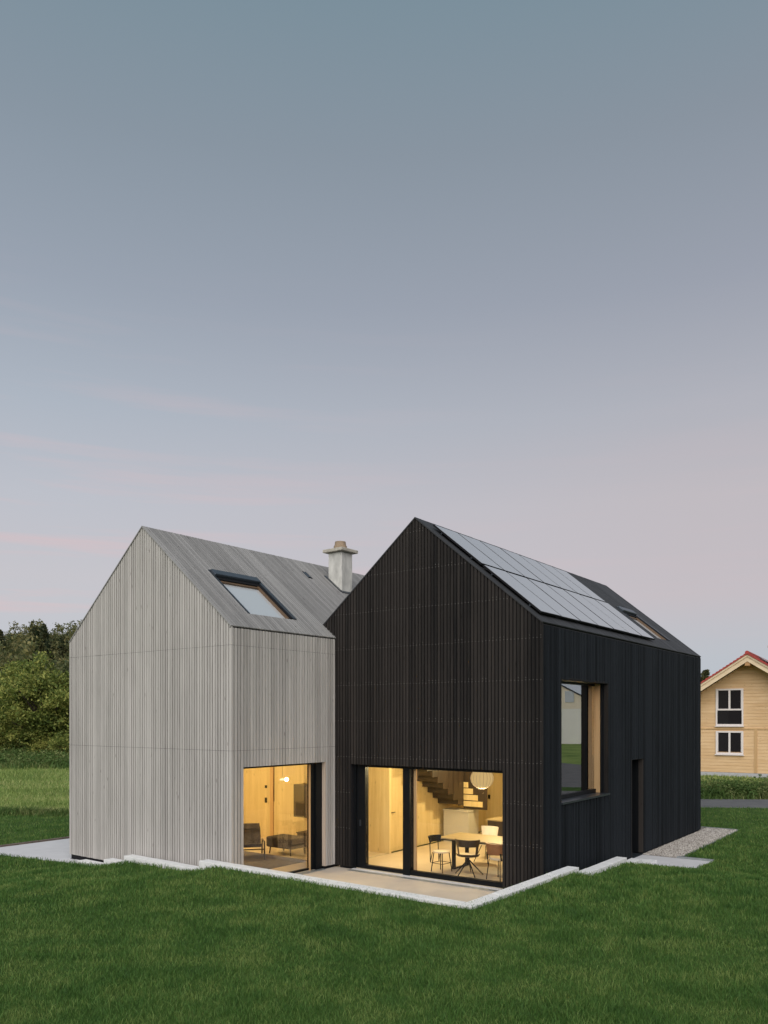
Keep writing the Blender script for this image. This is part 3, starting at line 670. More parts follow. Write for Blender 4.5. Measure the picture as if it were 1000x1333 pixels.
def skylight(h, q, glassmat):
    y0, y1, s0, s1 = q
    mb = MB(); e = .05
    h.rbox(mb, y0, y0+e, s0, s1, -.12, .012); h.rbox(mb, y1-e*2.2, y1, s0, s1, -.12, .03)
    h.rbox(mb, y0+e, y1-e*2.2, s0, s0+.02, -.12, -.03); h.rbox(mb, y0+e, y1-e*2.2, s1-.05, s1, -.12, .025)
    f = mb.build('skylight', M['dark_metal'], h.root)
    mb = MB(); h.rbox(mb, y0+.02, y1-.06, s1-.26, s1-.05, -.03, .075); mb.build('shutter_box', M['blind_metal'], f, bevel=.02)
    mb = MB(); h.rbox(mb, y1-.215, y1-.175, s0+.05, s1-.36, -.10, -.01); h.rbox(mb, y0+e, y0+e+.03, s0+.05, s1-.26, -.10, -.03); h.rbox(mb, y0+e, y1-.175, s1-.42, s1-.36, -.1, -.03); mb.build('inner_frame', M['frame_wood'], f)
    mb = MB(); h.rbox(mb, y0+e, y1-.11, s1-.36, s1-.26, -.1, .0); h.rbox(mb, y1-.174, y1-.11, s0+.02, s1-.361, -.1, .01); mb.build('sash', M['membrane'], f)  # black boxes put in as the shade of the recess beside the pane
    mb = MB(); h.rbox(mb, y0+e, y1-.175, s0+.02, s1-.36, -.085, -.07); mb.build('pane', glassmat, f)
skylight(G, sky_g, M['sky_glass']); skylight(D, sky_d, M['sky_glass'])
mb = MB(); G.rbox(mb, vent_g[0], vent_g[1], vent_g[2], vent_g[3], -.03, -.01); o = mb.build('roof_hatch', M['black_metal'], grey)
mb = MB(); G.rbox(mb, vent_g[0]+.01, vent_g[1]-.07, vent_g[2]+.05, vent_g[3]-.05, -.01, .012); mb.build('hatch_pane', M['blind_metal'], o)

# chimney (of the grey house)
ch = MB().box(-2.42,-1.94,5.72,6.18,6.6,8.12).build('chimney', M['chim'], grey, bevel=.006)
MB().box(-2.54,-1.82,5.60,6.30,8.13,8.22).build('chimney_cap', M['chimcap'], ch, bevel=.015)
MB().box(-2.36,-2.0,5.78,6.12,8.12,8.13).build('cap_joint', M['black_metal'], ch)
mb = MB(); mb.tube((-2.18,5.95,8.22),(-2.18,5.95,8.33),.19,.185,n=20); mb.tube((-2.18,5.95,8.33),(-2.18,5.95,8.45),.165,.15,n=20); mb.build('chimney_pot', M['clay'], ch, smooth=False)
mb = MB(); G.rbox(mb, 5.66, 6.24, 1.86/cg, 1.93/cg, .0, .02); G.rbox(mb, 5.62, 5.715, 1.9/cg, 2.5/cg, .0, .015); mb.build('flashing', M['dark_metal'], ch)

# ------------------------------------------------------------------ rooms (seen through the lit windows)
MB().box(-5.32,-.31,.13,7.55,-.10,.016).build('room_floor', M['floor'], dark)
MB().box(-5.7,-.145,.3,5.5,-.10,.011).build('room_floor', M['floor'], grey)
MB().box(-6.3,-.42,.31,7.55,2.60,2.66).build('room_ceiling', M['ceiling'], dark)
MB().box(-5.7,-.31,.31,5.5,2.605,2.655).build('room_ceiling', M['ceiling'], grey)
rw = MB().box(-5.6,-5.43,2.19,7.5,.016,2.6).box(-6.15,-5.6,2.19,2.26,.016,2.6).build('stair_wall', M['ply'], dark)
for z in (.9, 1.75): MB().box(-5.43,-5.427,2.20,7.5,z,z+.004).build('board_joint', M['ply_edge'], rw)
MB().box(-5.6,-.31,7.5,7.6,.016,2.6).build('room_wall', M['ply'], dark)
MB().box(-.45,-.42,.31,sd[0]-.05,.016,2.6).build('room_wall', M['ply'], dark)
dh = MB().box(-5.43,-5.415,2.34,2.40,1.02,1.08).box(-5.415,-5.375,2.36,2.38,1.04,1.06).box(-5.39,-5.375,2.36,2.52,1.04,1.06).build('door_handle', M['black_metal'], dark)
MB().box(-5.43,-5.428,2.24,2.246,.03,2.3).box(-5.43,-5.428,3.10,3.106,.03,2.3).build('door_joint', M['ply_edge'], dark)
gw_ = MB().box(-5.7,-.05,5.42,5.5,.011,2.6).build('room_wall', M['ply'], grey)
MB().box(-5.75,-5.7,.3,5.5,.011,2.6).box(-5.7,-.31,.305,.35,.011,2.6).build('room_wall', M['ply'], grey)
MB().box(-4.40,-4.27,5.39,5.42,.011,2.6).build('wall_post', M['ply_edge'], grey)
MB().box(-4.262,-4.25,5.405,5.42,1.1,2.6).build('shadow_gap', M['dark_wood'], grey)
MB().box(-4.63,-4.55,5.40,5.42,1.47,1.55).build('light_switch', M['black_metal'], grey)
MB().box(-4.63,-4.55,5.40,5.42,1.04,1.19).build('light_switch', M['black_metal'], grey)

def lamp(name, parent, loc, power, size=.12, col=(1,.81,.42)):
    l = bpy.data.lights.new(name, 'POINT'); l.energy = power; l.shadow_soft_size = size; l.color = col
    o = bpy.data.objects.new(name, l); C.objects.link(o); o.parent = parent; o.location = loc
LP = 2.5
# globe pendant of fine wires over the table
p = thing('pendant_lamp', 'large lit globe pendant of fine ribs above the dining table', 'lamp', D2(-2.33, 1.72)+(2.13,), YD-math.pi/2)
mb = MB()
for k in range(20):
    a = 2*math.pi*k/20; pts = [(math.sin(t_)*.275*math.cos(a), math.sin(t_)*.275*math.sin(a), math.cos(t_)*.25) for t_ in np.linspace(.2, math.pi-.25, 9)]
    mb.path(pts, .0035, n=4)
mb.build('shade_rib', M['jamb_wood'], p)
sh = MB(); 
for j in range(10):
    t0, t1 = math.pi*(.06+.88*j/10), math.pi*(.06+.88*(j+1)/10)
    for k in range(20):
        a0, a1 = 2*math.pi*k/20, 2*math.pi*(k+1)/20; f_ = lambda t_, a: (math.sin(t_)*.265*math.cos(a), math.sin(t_)*.265*math.sin(a), math.cos(t_)*.24)
        sh.face([f_(t0,a0), f_(t1,a0), f_(t1,a1), f_(t0,a1)])
sh.build('lamp_shade', M['paper'], p, smooth=True)
mb = MB(); mb.tube((0,0,-.21),(0,0,-.255),.03,.045,n=12); mb.build('bulb', M['bulb'], p)
MB().tube((0,0,.22),(0,0,.47),.006,n=5).build('cable', M['black_metal'], p)
lamp('pendant_light', p, (0,0,-.33), 20*LP, .05)
def spot(par, x, y, z, power, label, par2):
    o = thing('ceiling_lamp', label, 'lamp', par(x, y)+(z,), 0)
    MB().tube((0,0,0),(0,0,.05),.12,n=20).build('lamp_body', M['white_shell'], o)
    MB().tube((0,0,-.006),(0,0,-.001),.10,n=20).build('diffuser', M['bulb'], o)
    lamp('ceiling_light', o, (0,0,-.085), power*LP, .06)
spot(D2, -3.9, 1.3, 2.545, 60, 'lit round ceiling lamp inside the black house near its sliding door', dark)
spot(D2, -3.3, 4.3, 2.545, 70, 'lit round ceiling lamp inside the black house before the stairs', dark)
spot(G2, -4.4, 2.2, 2.55, 118, 'lit round ceiling lamp inside the grey house above the lounge corner', grey)
p = thing('pendant_lamp', 'small lit bowl pendant inside the grey house window', 'lamp', G2(-3.3, 4.8)+(1.80,), 0)
mb = MB()
for k in range(14):
    a0, a1 = 2*math.pi*k/14, 2*math.pi*(k+1)/14
    for r0, z0_, r1, z1_ in ((.03,.05,.07,.03),(.07,.03,.085,0)):
        mb.face([(r0*math.cos(a0),r0*math.sin(a0),z0_),(r1*math.cos(a0),r1*math.sin(a0),z1_),(r1*math.cos(a1),r1*math.sin(a1),z1_),(r0*math.cos(a1),r0*math.sin(a1),z0_)])
mb.build('lamp_shade', M['bulb'], p); MB().tube((0,0,.1),(0,0,.69),.004,n=5).build('cable', M['black_metal'], p)

spot(D2, -1.9, 2.3, 4.5, 520, 'added unseen ceiling lamp brightening the upper room behind the side window', dark)  # added lamp, itself unseen, to brighten the lining behind the side window
# stairs: folded dark treads along the timber wall, solid side panel at the foot
st = thing('staircase', 'dark folded staircase with pale boards standing in for lit risers, rising left inside the black house', 'staircase', D2(0,0)+(0,), YD-math.pi/2)
XS = -4.75
for k in range(9):
    y1 = 4.95-.265*k; z = 1.10+.175*k
    MB().box(-5.42, XS, y1-.265, y1, z, z+.022).build('tread', M['dark_wood'], st)
    MB().box(-5.42, XS, y1-.265-.022, y1-.265, z-.0, z+.175+.022).build('riser', M['dark_wood'], st)
    MB().box(XS, XS+.012, y1-.30, y1+.0, z-.03, 2.6).build('side_panel', M['dark_wood'], st)
MB().box(XS, XS+.75, 4.96, 4.99, .97, 2.6).build('end_panel', M['dark_wood'], st)
for k in range(4):
    MB().box(XS+.02, XS+.62-.155*k, 4.93, 4.955, 1.04+.175*k, 1.04+.175*k+.15).build('painted_lit_riser', M['ply'], st)  # pale boards stand in for the lit zigzag beside the stairs
# kitchen blocks
kb = thing('kitchen_island', 'pale grey kitchen block below the staircase inside the black house', 'counter', D2(0,0)+(0,), YD-math.pi/2)
MB().box(-5.28,-4.46,4.75,5.30,.02,.90).build('body', M['island'], kb); MB().box(-5.30,-4.44,4.73,5.32,.902,.94).build('top', M['island'], kb)
kb = thing('kitchen_counter', 'dark brown kitchen counter behind the dining table', 'counter', D2(0,0)+(0,), YD-math.pi/2)
MB().box(-3.17,-.9,3.5,4.1,.02,.90).build('body', M['dark_wood'], kb); MB().box(-3.21,-.86,3.46,4.14,.902,.93).build('top', M['table_top'], kb)
MB().box(-2.95,-.9,3.484,3.498,.45,.456).build('drawer_gap', M['black_metal'], kb)
w_ = MB().box(-4.75,-3.4,7.47,7.498,.9,2.5).build('rear_window', M['black_metal'], dark); MB().box(-4.68,-3.47,7.462,7.468,.97,2.43).build('pane', M['dark_pane'], w_)
MB().box(-5.36,-5.29,7.47,7.498,1.0,1.13).build('light_switch', M['black_metal'], dark)

# dining table and chairs
tb = thing('dining_table', 'oak dining table with dark steel legs inside the black house', 'table', D2(0,0)+(0,), YD-math.pi/2)
MB().box(-3.19,-1.0,1.14,2.16,.722,.75).build('tabletop', M['table_top'], tb, bevel=.004)
MB().box(-3.195,-.995,1.135,2.165,.700,.7215).build('apron', M['black_metal'], tb)
for x in (-2.86, -1.35):
    for y in (1.33, 1.93): MB().box(x-.035,x+.035,y-.035,y+.035,.02,.70).build('leg', M['black_metal'], tb)
    MB().box(x-.03,x+.03,1.365,1.895,.02,.05).build('foot_bar', M['black_metal'], tb)
def at(fr, x, y, z=.016): return fr(x, y)+(z,)
base_rz = YD-math.pi/2
def arc_pts(r, a0, a1, n, z, k=1.): return [(r*math.cos(a), k*r*math.sin(a), z) for a in np.linspace(a0, a1, n)]
def seat_round(r, z, th, mat, par, name='seat', k=.95):
    n = 20; mb = MB(); mb.prism([(r*math.cos(2*math.pi*i/n)*1., k*r*math.sin(2*math.pi*i/n)) for i in range(n)], z, z+th); return mb.build(name, mat, par, bevel=.008)
def back_band(par, r, z0, z1, a0, a1, th, mat, name='backrest', n=12, tilt=.04, hole=None):
    mb = MB(); A = np.linspace(a0, a1, n+1)
    for i in range(n):
        a, b = A[i], A[i+1]; P = []
        for z, e in ((z0,0),(z1,tilt)):
            for (aa, rr) in ((a,r),(b,r),(b,r+th),(a,r+th)): P.append(((rr+e)*math.cos(aa), (rr+e)*math.sin(aa), z))
        mb.quadbox(P)
    return mb.build(name, mat, par, smooth=False)
# small black framed chair with cream seat; back towards -x
c = thing('dining_chair', 'thin black chair with cream seat and small dark backrest at the table end', 'chair', at(D2, -2.95, .93), base_rz+R(-8), 'chairs at the dining table')
seat_round(.20, .44, .035, M['seat_pad'], c)
for sx in (-.15, .16):
    for sy in (-.15, .15): MB().tube((sx*1.1, sy*1.1, 0), (sx*.8, sy*.8, .44), .011).build('leg', M['black_metal'], c)
MB().path([(-.16,-.16,.2),(.16,-.16,.2),(.16,.16,.2),(-.16,.16,.2),(-.16,-.16,.2)], .007).build('stretcher', M['black_metal'], c)
MB().path([(-.15,-.14,.44),(-.2,-.15,.2),(-.23,-.14,.78)], .010).path([(-.15,.14,.44),(-.2,.15,.2),(-.23,.14,.78)], .010).build('back_frame', M['black_metal'], c)
back_band(c, .24, .66, .80, math.pi-.85, math.pi+.85, .03, M['black_metal'])
# swivel armchair, its open plywood shell turned to the window
c = thing('swivel_chair', 'dark open backed swivel chair on a star base before the dining table', 'chair', at(D2, -2.22, .90), base_rz+R(18), 'chairs at the dining table')
seat_round(.23, .43, .04, M['seat_pad'], c)
A0 = -math.pi/2
back_band(c, .24, .66, .82, A0-1.25, A0+1.25, .025, M['dark_wood'], n=16)
for s_ in (-1, 1):
    a = A0+s_*1.15; mb = MB()
    P = []
    for z, e, w in ((.44,-.02,.05),(.70,.02,.07)):
        for (da, rr) in ((-w*2,.22),(w*2,.22),(w*2,.245),(-w*2,.245)): P.append(((rr+e)*math.cos(a+da), (rr+e)*math.sin(a+da), z))
    mb.quadbox(P); mb.build('back_support', M['dark_wood'], c)
back_band(c, .235, .44, .50, A0-1.3, A0+1.3, .015, M['dark_wood'], name='seat_rim')
MB().tube((0,0,.30),(0,0,.43),.025).build('column', M['black_metal'], c)
for k in range(5):
    a = .35+2*math.pi*k/5; MB().tube((.02*math.cos(a),.02*math.sin(a),.34),(.33*math.cos(a),.33*math.sin(a),.012),.016,.011).build('leg', M['black_metal'], c)
# tan leather chair
c = thing('dining_chair', 'tan leather dining chair with slim dark legs, rightmost at the table', 'chair', at(D2, -1.45, .90), base_rz+R(-12), 'chairs at the dining table')
seat_round(.22, .44, .05, M['seat_pad'], c)
back_band(c, .22, .56, .80, A0-.95, A0+.95, .035, M['leather'], n=14)
for sx in (-.17, .17):
    for sy in (-.17, .17): MB().tube((sx*1.15, sy*1.15, 0), (sx*.9, sy*.9, .44), .010).build('leg', M['black_metal'], c)
MB().tube((-.2,-.16,.44),(-.19,-.18,.60),.018).tube((.2,-.16,.44),(.19,-.18,.60),.018).build('back_support', M['black_metal'], c)
o = MB().tube((-.24,-.10,.62),(-.24,-.10,.68),.03).build('knob', M['brass'], c)
# white shell chair behind the table
c = thing('shell_chair', 'white moulded shell chair behind the dining table', 'chair', at(D2, -2.72, 2.62), base_rz+R(170), 'chairs at the dining table')
seat_round(.23, .43, .03, M['white_shell'], c)
back_band(c, .225, .44, .84, A0-1.1, A0+1.1, .015, M['white_shell'], n=14, tilt=.06)
for sx in (-.18, .18):
    for sy in (-.18, .18): MB().tube((sx*1.2, sy*1.2, 0), (sx*.4, sy*.4, .43), .009).build('leg', M['black_metal'], c)
# a few things on the counter
c = thing('bottle', 'dark bottle standing on the dark kitchen counter', 'bottle', at(D2, -2.83, 3.75, .93), 0)
MB().tube((0,0,0),(0,0,.17),.036,n=14).build('bottle_body', M['dark_pane'], c); MB().tube((0,0,.17),(0,0,.22),.034,.013,n=14).tube((0,0,.22),(0,0,.29),.013,n=10).build('bottle_neck', M['dark_pane'], c)

# lounge of the grey house
rg = MB().box(-3.6,-1.0,.9,3.4,.012,.024).build('rug', M['rug']); rg.location = GO; rg.rotation_euler = (0,0,YG-math.pi/2); tag(rg, 'dark rug on the floor inside the grey house', 'rug')
c = thing('lounge_chair', 'low dark lounge chair with wooden frame and reclined back inside the grey house', 'armchair', at(G2, -2.45, 2.75, .024), YG-math.pi/2+R(50)); c.scale = (1,1,.84)
def slab3(name, P, th, mat, par):                            # quad with thickness
    a, b, c_, d_ = map(Vector, P); n = (b-a).cross(c_-a).normalized()*th
    mb = MB(); mb.quadbox([tuple(v) for v in (a,b,c_,d_)]+[tuple(v+n) for v in (a,b,c_,d_)]); return mb.build(name, mat, par, bevel=.01)
slab3('seat', [(-.32,-.30,.36),(.32,-.30,.36),(.32,.30,.26),(-.32,.30,.26)], .10, M['fabric'], c)
slab3('backrest', [(-.32,.28,.30),(.32,.28,.30),(.32,.58,.80),(-.32,.58,.80)], .09, M['fabric'], c)
slab3('headrest', [(-.30,.53,.74),(.30,.53,.74),(.30,.61,.90),(-.30,.61,.90)], .11, M['rug'], c)
for sx in (-.37, .37):
    MB().path([(sx,-.36,.0),(sx,-.30,.52),(sx,.50,.46),(sx,.62,.0)], .020).build('armrest_frame', M['dark_wood'], c)
MB().tube((-.37,-.32,.30),(.37,-.32,.30),.018).tube((-.37,.5,.30),(.37,.5,.30),.018).build('cross_rail', M['dark_wood'], c)
c = thing('footstool', 'low brown upholstered footstool right of the lounge chair inside the grey house', 'footstool', at(G2, -2.15, 3.85, .013), YG-math.pi/2)
MB().box(-.5,.42,-.32,.32,.17,.44).build('cushion', M['fabric'], c, bevel=.04)
for sx in (-.42, .34):
    for sy in (-.26, .26): MB().tube((sx,sy,0),(sx*.95,sy*.95,.18),.018).build('leg', M['dark_wood'], c)
c = thing('armchair', 'pale upholstered armchair at the left edge of the grey house window', 'armchair', at(G2, -1.95, 1.55, .024), YG-math.pi/2+R(-20)); c.scale = (.9,.9,.85)
slab3('seat', [(-.36,-.30,.28),(.36,-.30,.28),(.36,.34,.30),(-.36,.34,.30)], .13, M['fabric_pale'], c)
slab3('backrest', [(-.36,.0,.36),(-.36,.5,.36),(-.52,.5,.86),(-.52,0.,.86)], .10, M['fabric_pale'], c)
for sx in (-.3, .3):
    for sy in (-.26, .3): MB().tube((sx,sy,0),(sx*.9,sy*.9,.29),.016).build('leg', M['dark_wood'], c)
c = thing('reflection_box', 'dark brown box inside the grey house window, standing in for a reflection in its glass', 'cabinet', at(G2, 0, 0, 0), YG-math.pi/2)  # dark box stands in for a reflection in the window glass
MB().box(-3.12,-2.30,5.05,5.415,.78,1.68).build('reflection_body', M['dark_wood'], c); MB().box(-2.71,-2.704,5.045,5.052,.79,1.67).build('reflection_groove', M['black_metal'], c)
c = thing('low_reflection_box', 'low dark box inside the grey house, standing in for the lower reflection in its window', 'cabinet', at(G2, 0, 0, 0), YG-math.pi/2)  # lower dark box, added for the reflection below in the same pane
MB().box(-2.55,-1.75,4.6,5.0,.08,.42).build('reflection_body', M['dark_wood'], c); MB().box(-2.57,-1.73,4.58,5.02,.421,.45).build('reflection_top', M['dark_wood'], c)

# ------------------------------------------------------------------ wooden chalet on the right
M['pine'] = wood('fresh_pine_boards', (.60,.38,.19), (.92,.68,.43), grain=(.5,30,30), rough=.7, objvar=.0, big=.9)
M['cream'] = wood('cream_bargeboard', (.66,.50,.32), (.86,.72,.52), grain=(1.5,8,8), objvar=.08, knots=False)
M['tile_red'] = plain('red_roof_tile', (.36,.04,.03), rough=.6, var=.25, scale=8)
M['white_pvc'] = plain('white_window_frame', (.72,.66,.64), rough=.5, var=.03)
M['plinth_c'] = plain('grey_plinth', (.42,.42,.44), rough=.9, var=.08)
hw, rzc, ezc = 5.3, 6.55, 3.05
cz = thing('wooden_house', 'light pine clad house with red tiled roof beyond the lane on the right', 'house', (20.44, 44.87, .2), R(-32))
MB().box(-hw,hw,-.02,9,-.3,.22).build('plinth', M['plinth_c'], cz)
slope = (rzc-ezc)/hw
MB().yprism([(-hw+.02,.22),(hw-.02,.22),(hw-.02,ezc-.02),(0,rzc-.03),(-hw+.02,ezc-.02)], .03, 9).build('wall', M['pine'], cz)
mb = MB(); ph = .185; z = .235; cw = [(-1.80,-.35,1.25,2.57),(-1.80,-.35,2.86,4.96)]
while z < rzc-.1:
    x = hw if z+ph <= ezc else (rzc-z-ph)/slope
    if x > .1:
        segs = [(-x, x)]
        for (a, b, c_, d_) in cw:
            if z+ph > c_ and z < d_: segs = [q for s_ in segs for q in ((s_[0], min(s_[1], a)), (max(s_[0], b), s_[1])) if q[1]-q[0] > .02]
        for (a, b) in segs: mb.box(a, b, -.0+random.uniform(-.004,.004), .028, z+.006, z+ph-.006)
    z += ph
o = mb.build('wall_board', M['pine'], cz); o['kind'] = 'stuff'
MB().box(-hw,hw,-.035,-.006,2.66,2.74).build('floor_band', M['ply_edge'], cz)
MB().box(.20,.36,-.03,-.006,.24,2.66).build('seam_board', M['ply_edge'], cz)
for (a, b, c_, d_) in cw:
    f_ = MB(); up_ = d_-c_ > 1.6
    f_.box(a,a+.085,-.06,.02,c_,d_).box(b-.085,b,-.06,.02,c_,d_).box(a+.085,b-.085,-.06,.02,c_,c_+.10).box(a+.085,b-.085,-.06,.02,d_-.09,d_)
    mx_ = (a+b)/2; fo = f_.build('window', M['white_pvc'], cz)
    zlow = c_+.92 if up_ else c_+.10
    if up_: MB().box(a+.086,b-.086,-.05,.02,zlow-.045,zlow+.045).build('transom', M['white_pvc'], fo)
    MB().box(mx_-.05,mx_+.05,-.05,.02,(zlow+.046 if up_ else c_+.101),d_-.091).build('mullion', M['white_pvc'], fo)
    s2 = MB(); s2.box(a+.086,a+.13,-.04,.015,zlow+.046,d_-.091).box(b-.13,b-.086,-.04,.015,zlow+.046,d_-.091); s2.build('sash', M['white_pvc'], fo)
    if up_:
        MB().box(a+.086,b-.086,-.012,-.008,c_+.101,zlow-.046).build('pane', M['dark_pane'], fo)
    MB().box(a+.131,mx_-.051,-.012,-.008,zlow+.046,d_-.091).build('pane', M['dark_pane'], fo)
    MB().box(mx_+.051,b-.131,-.012,-.008,zlow+.046,d_-.091).build('pane', M['dark_pane'], fo)
def rp(x, off=0): return rzc+.10-slope*abs(x)+off
for sg in (-1, 1):
    X1 = sg*(hw+.7)
    MB().yprism([(0,rp(0)),(X1,rp(X1)),(X1,rp(X1)+.12),(0,rp(0)+.12)][::sg], -1.1, 9.6).build('roof_slab', M['cream'], cz)
    MB().yprism([(0,rp(0)-.25),(X1,rp(X1)-.25),(X1,rp(X1)+.02),(0,rp(0)+.02)][::sg], -1.14, -1.101).build('bargeboard', M['cream'], cz)
    MB().yprism([(0,rp(0)+.021),(X1,rp(X1)+.021),(X1,rp(X1)+.14),(0,rp(0)+.14)][::sg], -1.20, -1.141).build('bargeboard', M['cream'], cz)
    mb = MB(); nn = 34
    for k in range(nn):
        a, b = sg*(hw+.75)*k/nn, sg*(hw+.75)*(k+1)/nn; l = .022
        mb.yprism([(a,rp(a)+.145),(b,rp(b)+.145),(b,rp(b)+.24+l),(a,rp(a)+.24-l)][::sg], -1.26, 9.65)
    o = mb.build('roof_tile_field', M['tile_red'], cz); o['kind'] = 'stuff'
mb = MB(); mb.tube((0,-1.28,rp(0)+.22),(0,9.66,rp(0)+.22),.11,n=10); mb.build('ridge_tile', M['tile_red'], cz)
MB().box(-.13,.13,-1.1,.0,rzc-.38,rzc-.08).build('ridge_purlin', M['gold'], cz)
MB().tube((-hw+.05,-.09,.2),(-hw+.05,-.09,ezc-.1),.05,n=8).build('downpipe', M['drain'], cz)
for (a, b, c_, d_) in cw: MB().box(a-.04,b+.04,-.14,-.035,c_-.05,c_-.004).build('window_sill', M['white_pvc'], cz)
for (a, b, z0_, z1_) in ((-1.62,-1.42,1.42,2.4),(-.72,-.54,1.42,2.4),(-.74,-.54,3.85,4.8)): MB().box(a,b,-.006,-.001,z0_,z1_).build('curtain', M['fabric_pale'], cz)
c4 = MB().box(.75,1.55,2.0,2.6,5.6,7.35).build('chimney', M['cream'], cz); MB().box(.65,1.65,1.9,2.7,7.36,7.46).build('chimney_cap', M['chimcap'], c4)
MB().yprism([(.5,rp(.5)+.30),(2.6,rp(2.6)+.30),(2.6,rp(2.6)+.36),(.5,rp(.5)+.36)], -.4, 1.7).build('roof_collector', M['dark_pane'], cz)

# white house across the street: stands outside the frame, mirrored in the side window
M['render_w'] = plain('white_render', (.82,.79,.74), rough=.9, var=.03, scale=1)
M['ochre'] = plain('cream_render', (.80,.70,.56), rough=.9, var=.05, scale=1)
wh = thing('white_house', 'white rendered gabled house across the street, reflected in the side window', 'house', (77.5, 58.5, 0), R(-59))
MB().box(-9,9,0,10,0,4.6).build('wall', M['render_w'], wh)
MB().yprism([(-5.2,4.61),(3.4,4.61),(3.4,6.2),(0,8.0),(-5.2,5.2)], .02, 10).build('upper_wall', M['ochre'], wh)
MB().yprism([(-5.9,4.9),(0,8.05),(4.1,5.9),(4.1,6.0),(0,8.2),(-5.9,5.0)], -.2, 10.3).build('roof', M['dark_metal'], wh)
for x in (-2.6, -.6, 1.2): MB().box(x,x+1.1,-.03,.015,5.4,6.8).build('window', M['sky_glass'], wh)
MB().box(-9,9,-.05,-.005,0,.25).build('plinth', M['black_metal'], wh)

# ------------------------------------------------------------------ trees
def tree_mesh(rad, hgt, zc, nclump, per, leaf, cl=.55, shape='round', seed=0, core=.35):
    g = np.random.default_rng(seed)
    if shape == 'round':
        v = g.normal(size=(nclump, 3)); v /= np.linalg.norm(v, axis=1)[:,None]
        r = g.uniform(core, 1, nclump)**.6; r *= 1+.22*np.sin(v[:,0]*4+seed)+.16*np.cos(v[:,1]*5+v[:,2]*3+seed)
        cen = v*r[:,None]*np.array([rad, rad, hgt/2])+np.array([0,0,zc])
        cs = np.full(nclump, cl)
    else:
        z = g.uniform(0, 1, nclump)**.85; a = g.uniform(0, 2*np.pi, nclump); rr = rad*(1-z)**.8*g.uniform(.55, 1.1, nclump)+.05
        cen = np.stack([rr*np.cos(a), rr*np.sin(a), zc-hgt/2+z*hgt-rr*.15], 1); cs = cl*(1.05-z*.75)
    n = nclump*per
    P = np.repeat(cen, per, 0)+g.normal(size=(n, 3))*np.repeat(cs, per)[:,None]*np.array([1,1,.7])
    u = g.normal(size=(n, 3)); u /= np.linalg.norm(u, axis=1)[:,None]; w = g.normal(size=(n, 3)); w -= (w*u).sum(1)[:,None]*u; w /= np.linalg.norm(w, axis=1)[:,None]
    s = leaf*g.uniform(.6, 1.3, n)[:,None]
    V = np.stack([P-u*s, P+w*s*.45, P+u*s, P-w*s*.45], 1).reshape(-1, 3); F = np.arange(n*4).reshape(-1, 4)
    return V, F, cen
def tree(name, label, loc, mat, rad, hgt, zc, nclump, per, leaf, cl=.5, shape='round', seed=0, group=None, limbs=18, tr=.2, cat='tree', core=.35, split=False):
    t = thing(name, label, cat, loc, 0, group); V, F, cen = tree_mesh(rad, hgt, zc, nclump, per, leaf, cl, shape, seed, core)
    npmesh('crown', V, F, mat, t)
    mb = MB(); base_z = max(.3, zc-hgt*.42)
    mb.tube((0,0,-.3),(0,0,base_z), tr, tr*.75, n=9)
    if shape == 'round':
        rs = random.Random(seed)
        for k in range(limbs):
            q = cen[rs.randrange(len(cen))]; mid = (q[0]*.4+rs.uniform(-.2,.2), q[1]*.4+rs.uniform(-.2,.2), base_z+(q[2]-base_z)*.55)
            mb.tube((0,0,base_z*.9), mid, tr*.5, tr*.28, n=6); mb.tube(mid, tuple(q), tr*.28, tr*.08, n=5)
    else: mb.tube((0,0,base_z),(0,0,zc+hgt*.5), tr*.75, .03, n=6)
    mb.build('trunk', M['bark'], t); return t
def gz(x, y): return float(hfar(np.array([x]), np.array([y]))[0])
tree('fruit_tree', 'broad green fruit tree behind the meadow, left of the grey house', (-23.2, 55, gz(-23.2, 55)), M['leaf_oak'], 3.9, 5.6, 3.3, 330, 120, .115, cl=.30, seed=3, limbs=46, tr=.28, core=.15)
tree('fruit_tree', 'second green fruit tree at the left edge behind the meadow', (-30.8, 60, gz(-30.8, 60)), M['leaf_oak'], 3.8, 4.4, 2.7, 330, 100, .125, cl=.36, seed=5, limbs=30, tr=.24, core=.15)
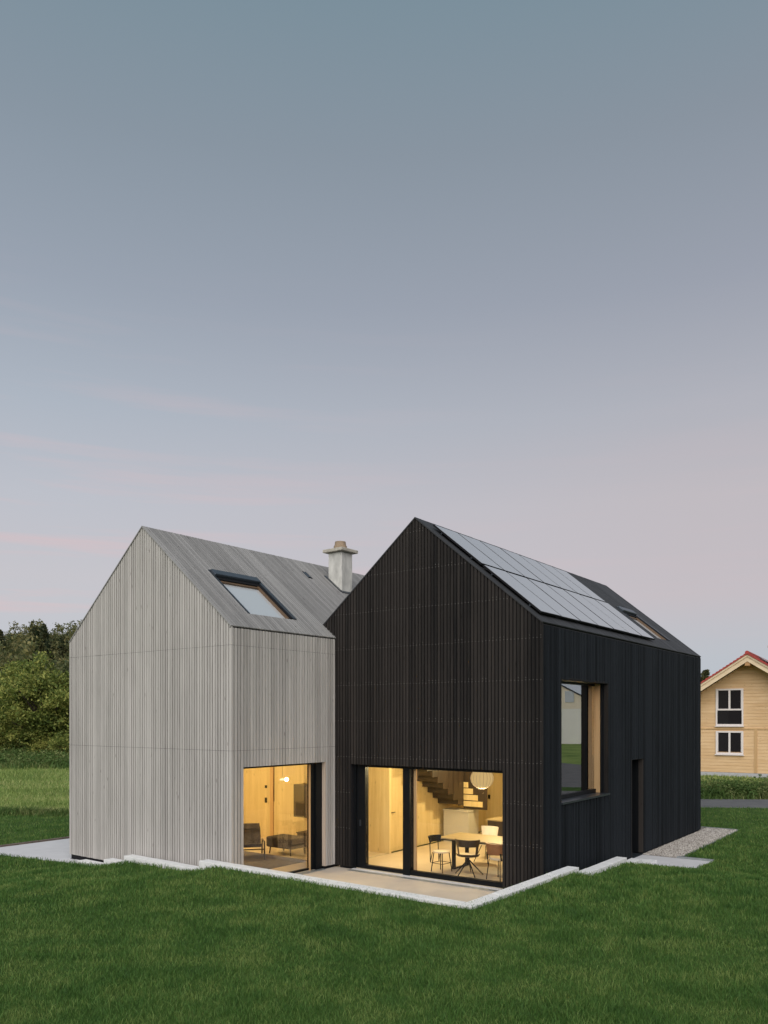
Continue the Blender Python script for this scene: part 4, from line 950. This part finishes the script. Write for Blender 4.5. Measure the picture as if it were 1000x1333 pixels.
bush_p = tree('bush', 'rounded bush in the row behind the fruit tree', (-20.6, 52, gz(-20.6, 52)), M['leaf_oak'], .9, 1.5, .7, 60, 60, .07, cl=.16, seed=9, limbs=6, tr=.04, cat='bush', group='bushes below the fruit tree')
for (x, y, s_) in ((-25.6, 54, 1.0), (-22.6, 53.4, .8), (-27.6, 55, 1.1), (-21.2, 54, 1.5), (-24.3, 57.5, 1.6)):
    c = copy_tree(bush_p); c.location = (x, y, gz(x, y)); c.scale = (s_*1.2, s_*1.2, s_); c.rotation_euler = (0,0,x)
    c['label'] = 'rounded bush in the row behind the fruit tree'
# wooded hillside: single trees
protos = [tree('forest_tree', 'leafy autumn tinged tree on the wooded hillside', (-90, 190, gz(-90,190)), M['leaf_mix'], 2.9, 9.5, 6.2, 60, 34, .42, cl=.62, seed=21, group='leafy trees on the wooded hillside', limbs=5, tr=.22),
          tree('forest_tree', 'leafy autumn tinged tree on the wooded hillside', (-95, 200, gz(-95,200)), M['leaf_mix'], 3.4, 8.0, 5.6, 64, 34, .42, cl=.68, seed=22, group='leafy trees on the wooded hillside', limbs=5, tr=.22),
          tree('spruce', 'dark slender spruce on the wooded hillside', (-100, 210, gz(-100,210)), M['leaf_dark'], 2.4, 12.5, 7.2, 80, 26, .42, cl=.42, seed=23, shape='cone', group='spruces on the wooded hillside', tr=.18)]
k = 0
for i in range(250):
    y = 112+ (i/250)**.8*200+random.uniform(-5, 5); x = random.uniform(-.56, -.365)*y
    pr = protos[random.choice((0,0,1,1,1,2))] if y < 270 else protos[random.choice((0,1,0,1,0,1,2))]
    c = copy_tree(pr); s_ = random.uniform(.6, 1.05); c.location = (x, y, gz(x, y)-.3); c.scale = (s_, s_, s_*random.uniform(.85, 1.15)); c.rotation_euler = (0,0,random.uniform(0, 6.28))
tree('conifer', 'small dark conifer peeking over the roof of the wooden house', (37.6, 94, 0), M['leaf_dark'], 2., 8.6, 4.6, 90, 30, .3, cl=.35, seed=31, shape='cone', tr=.18)
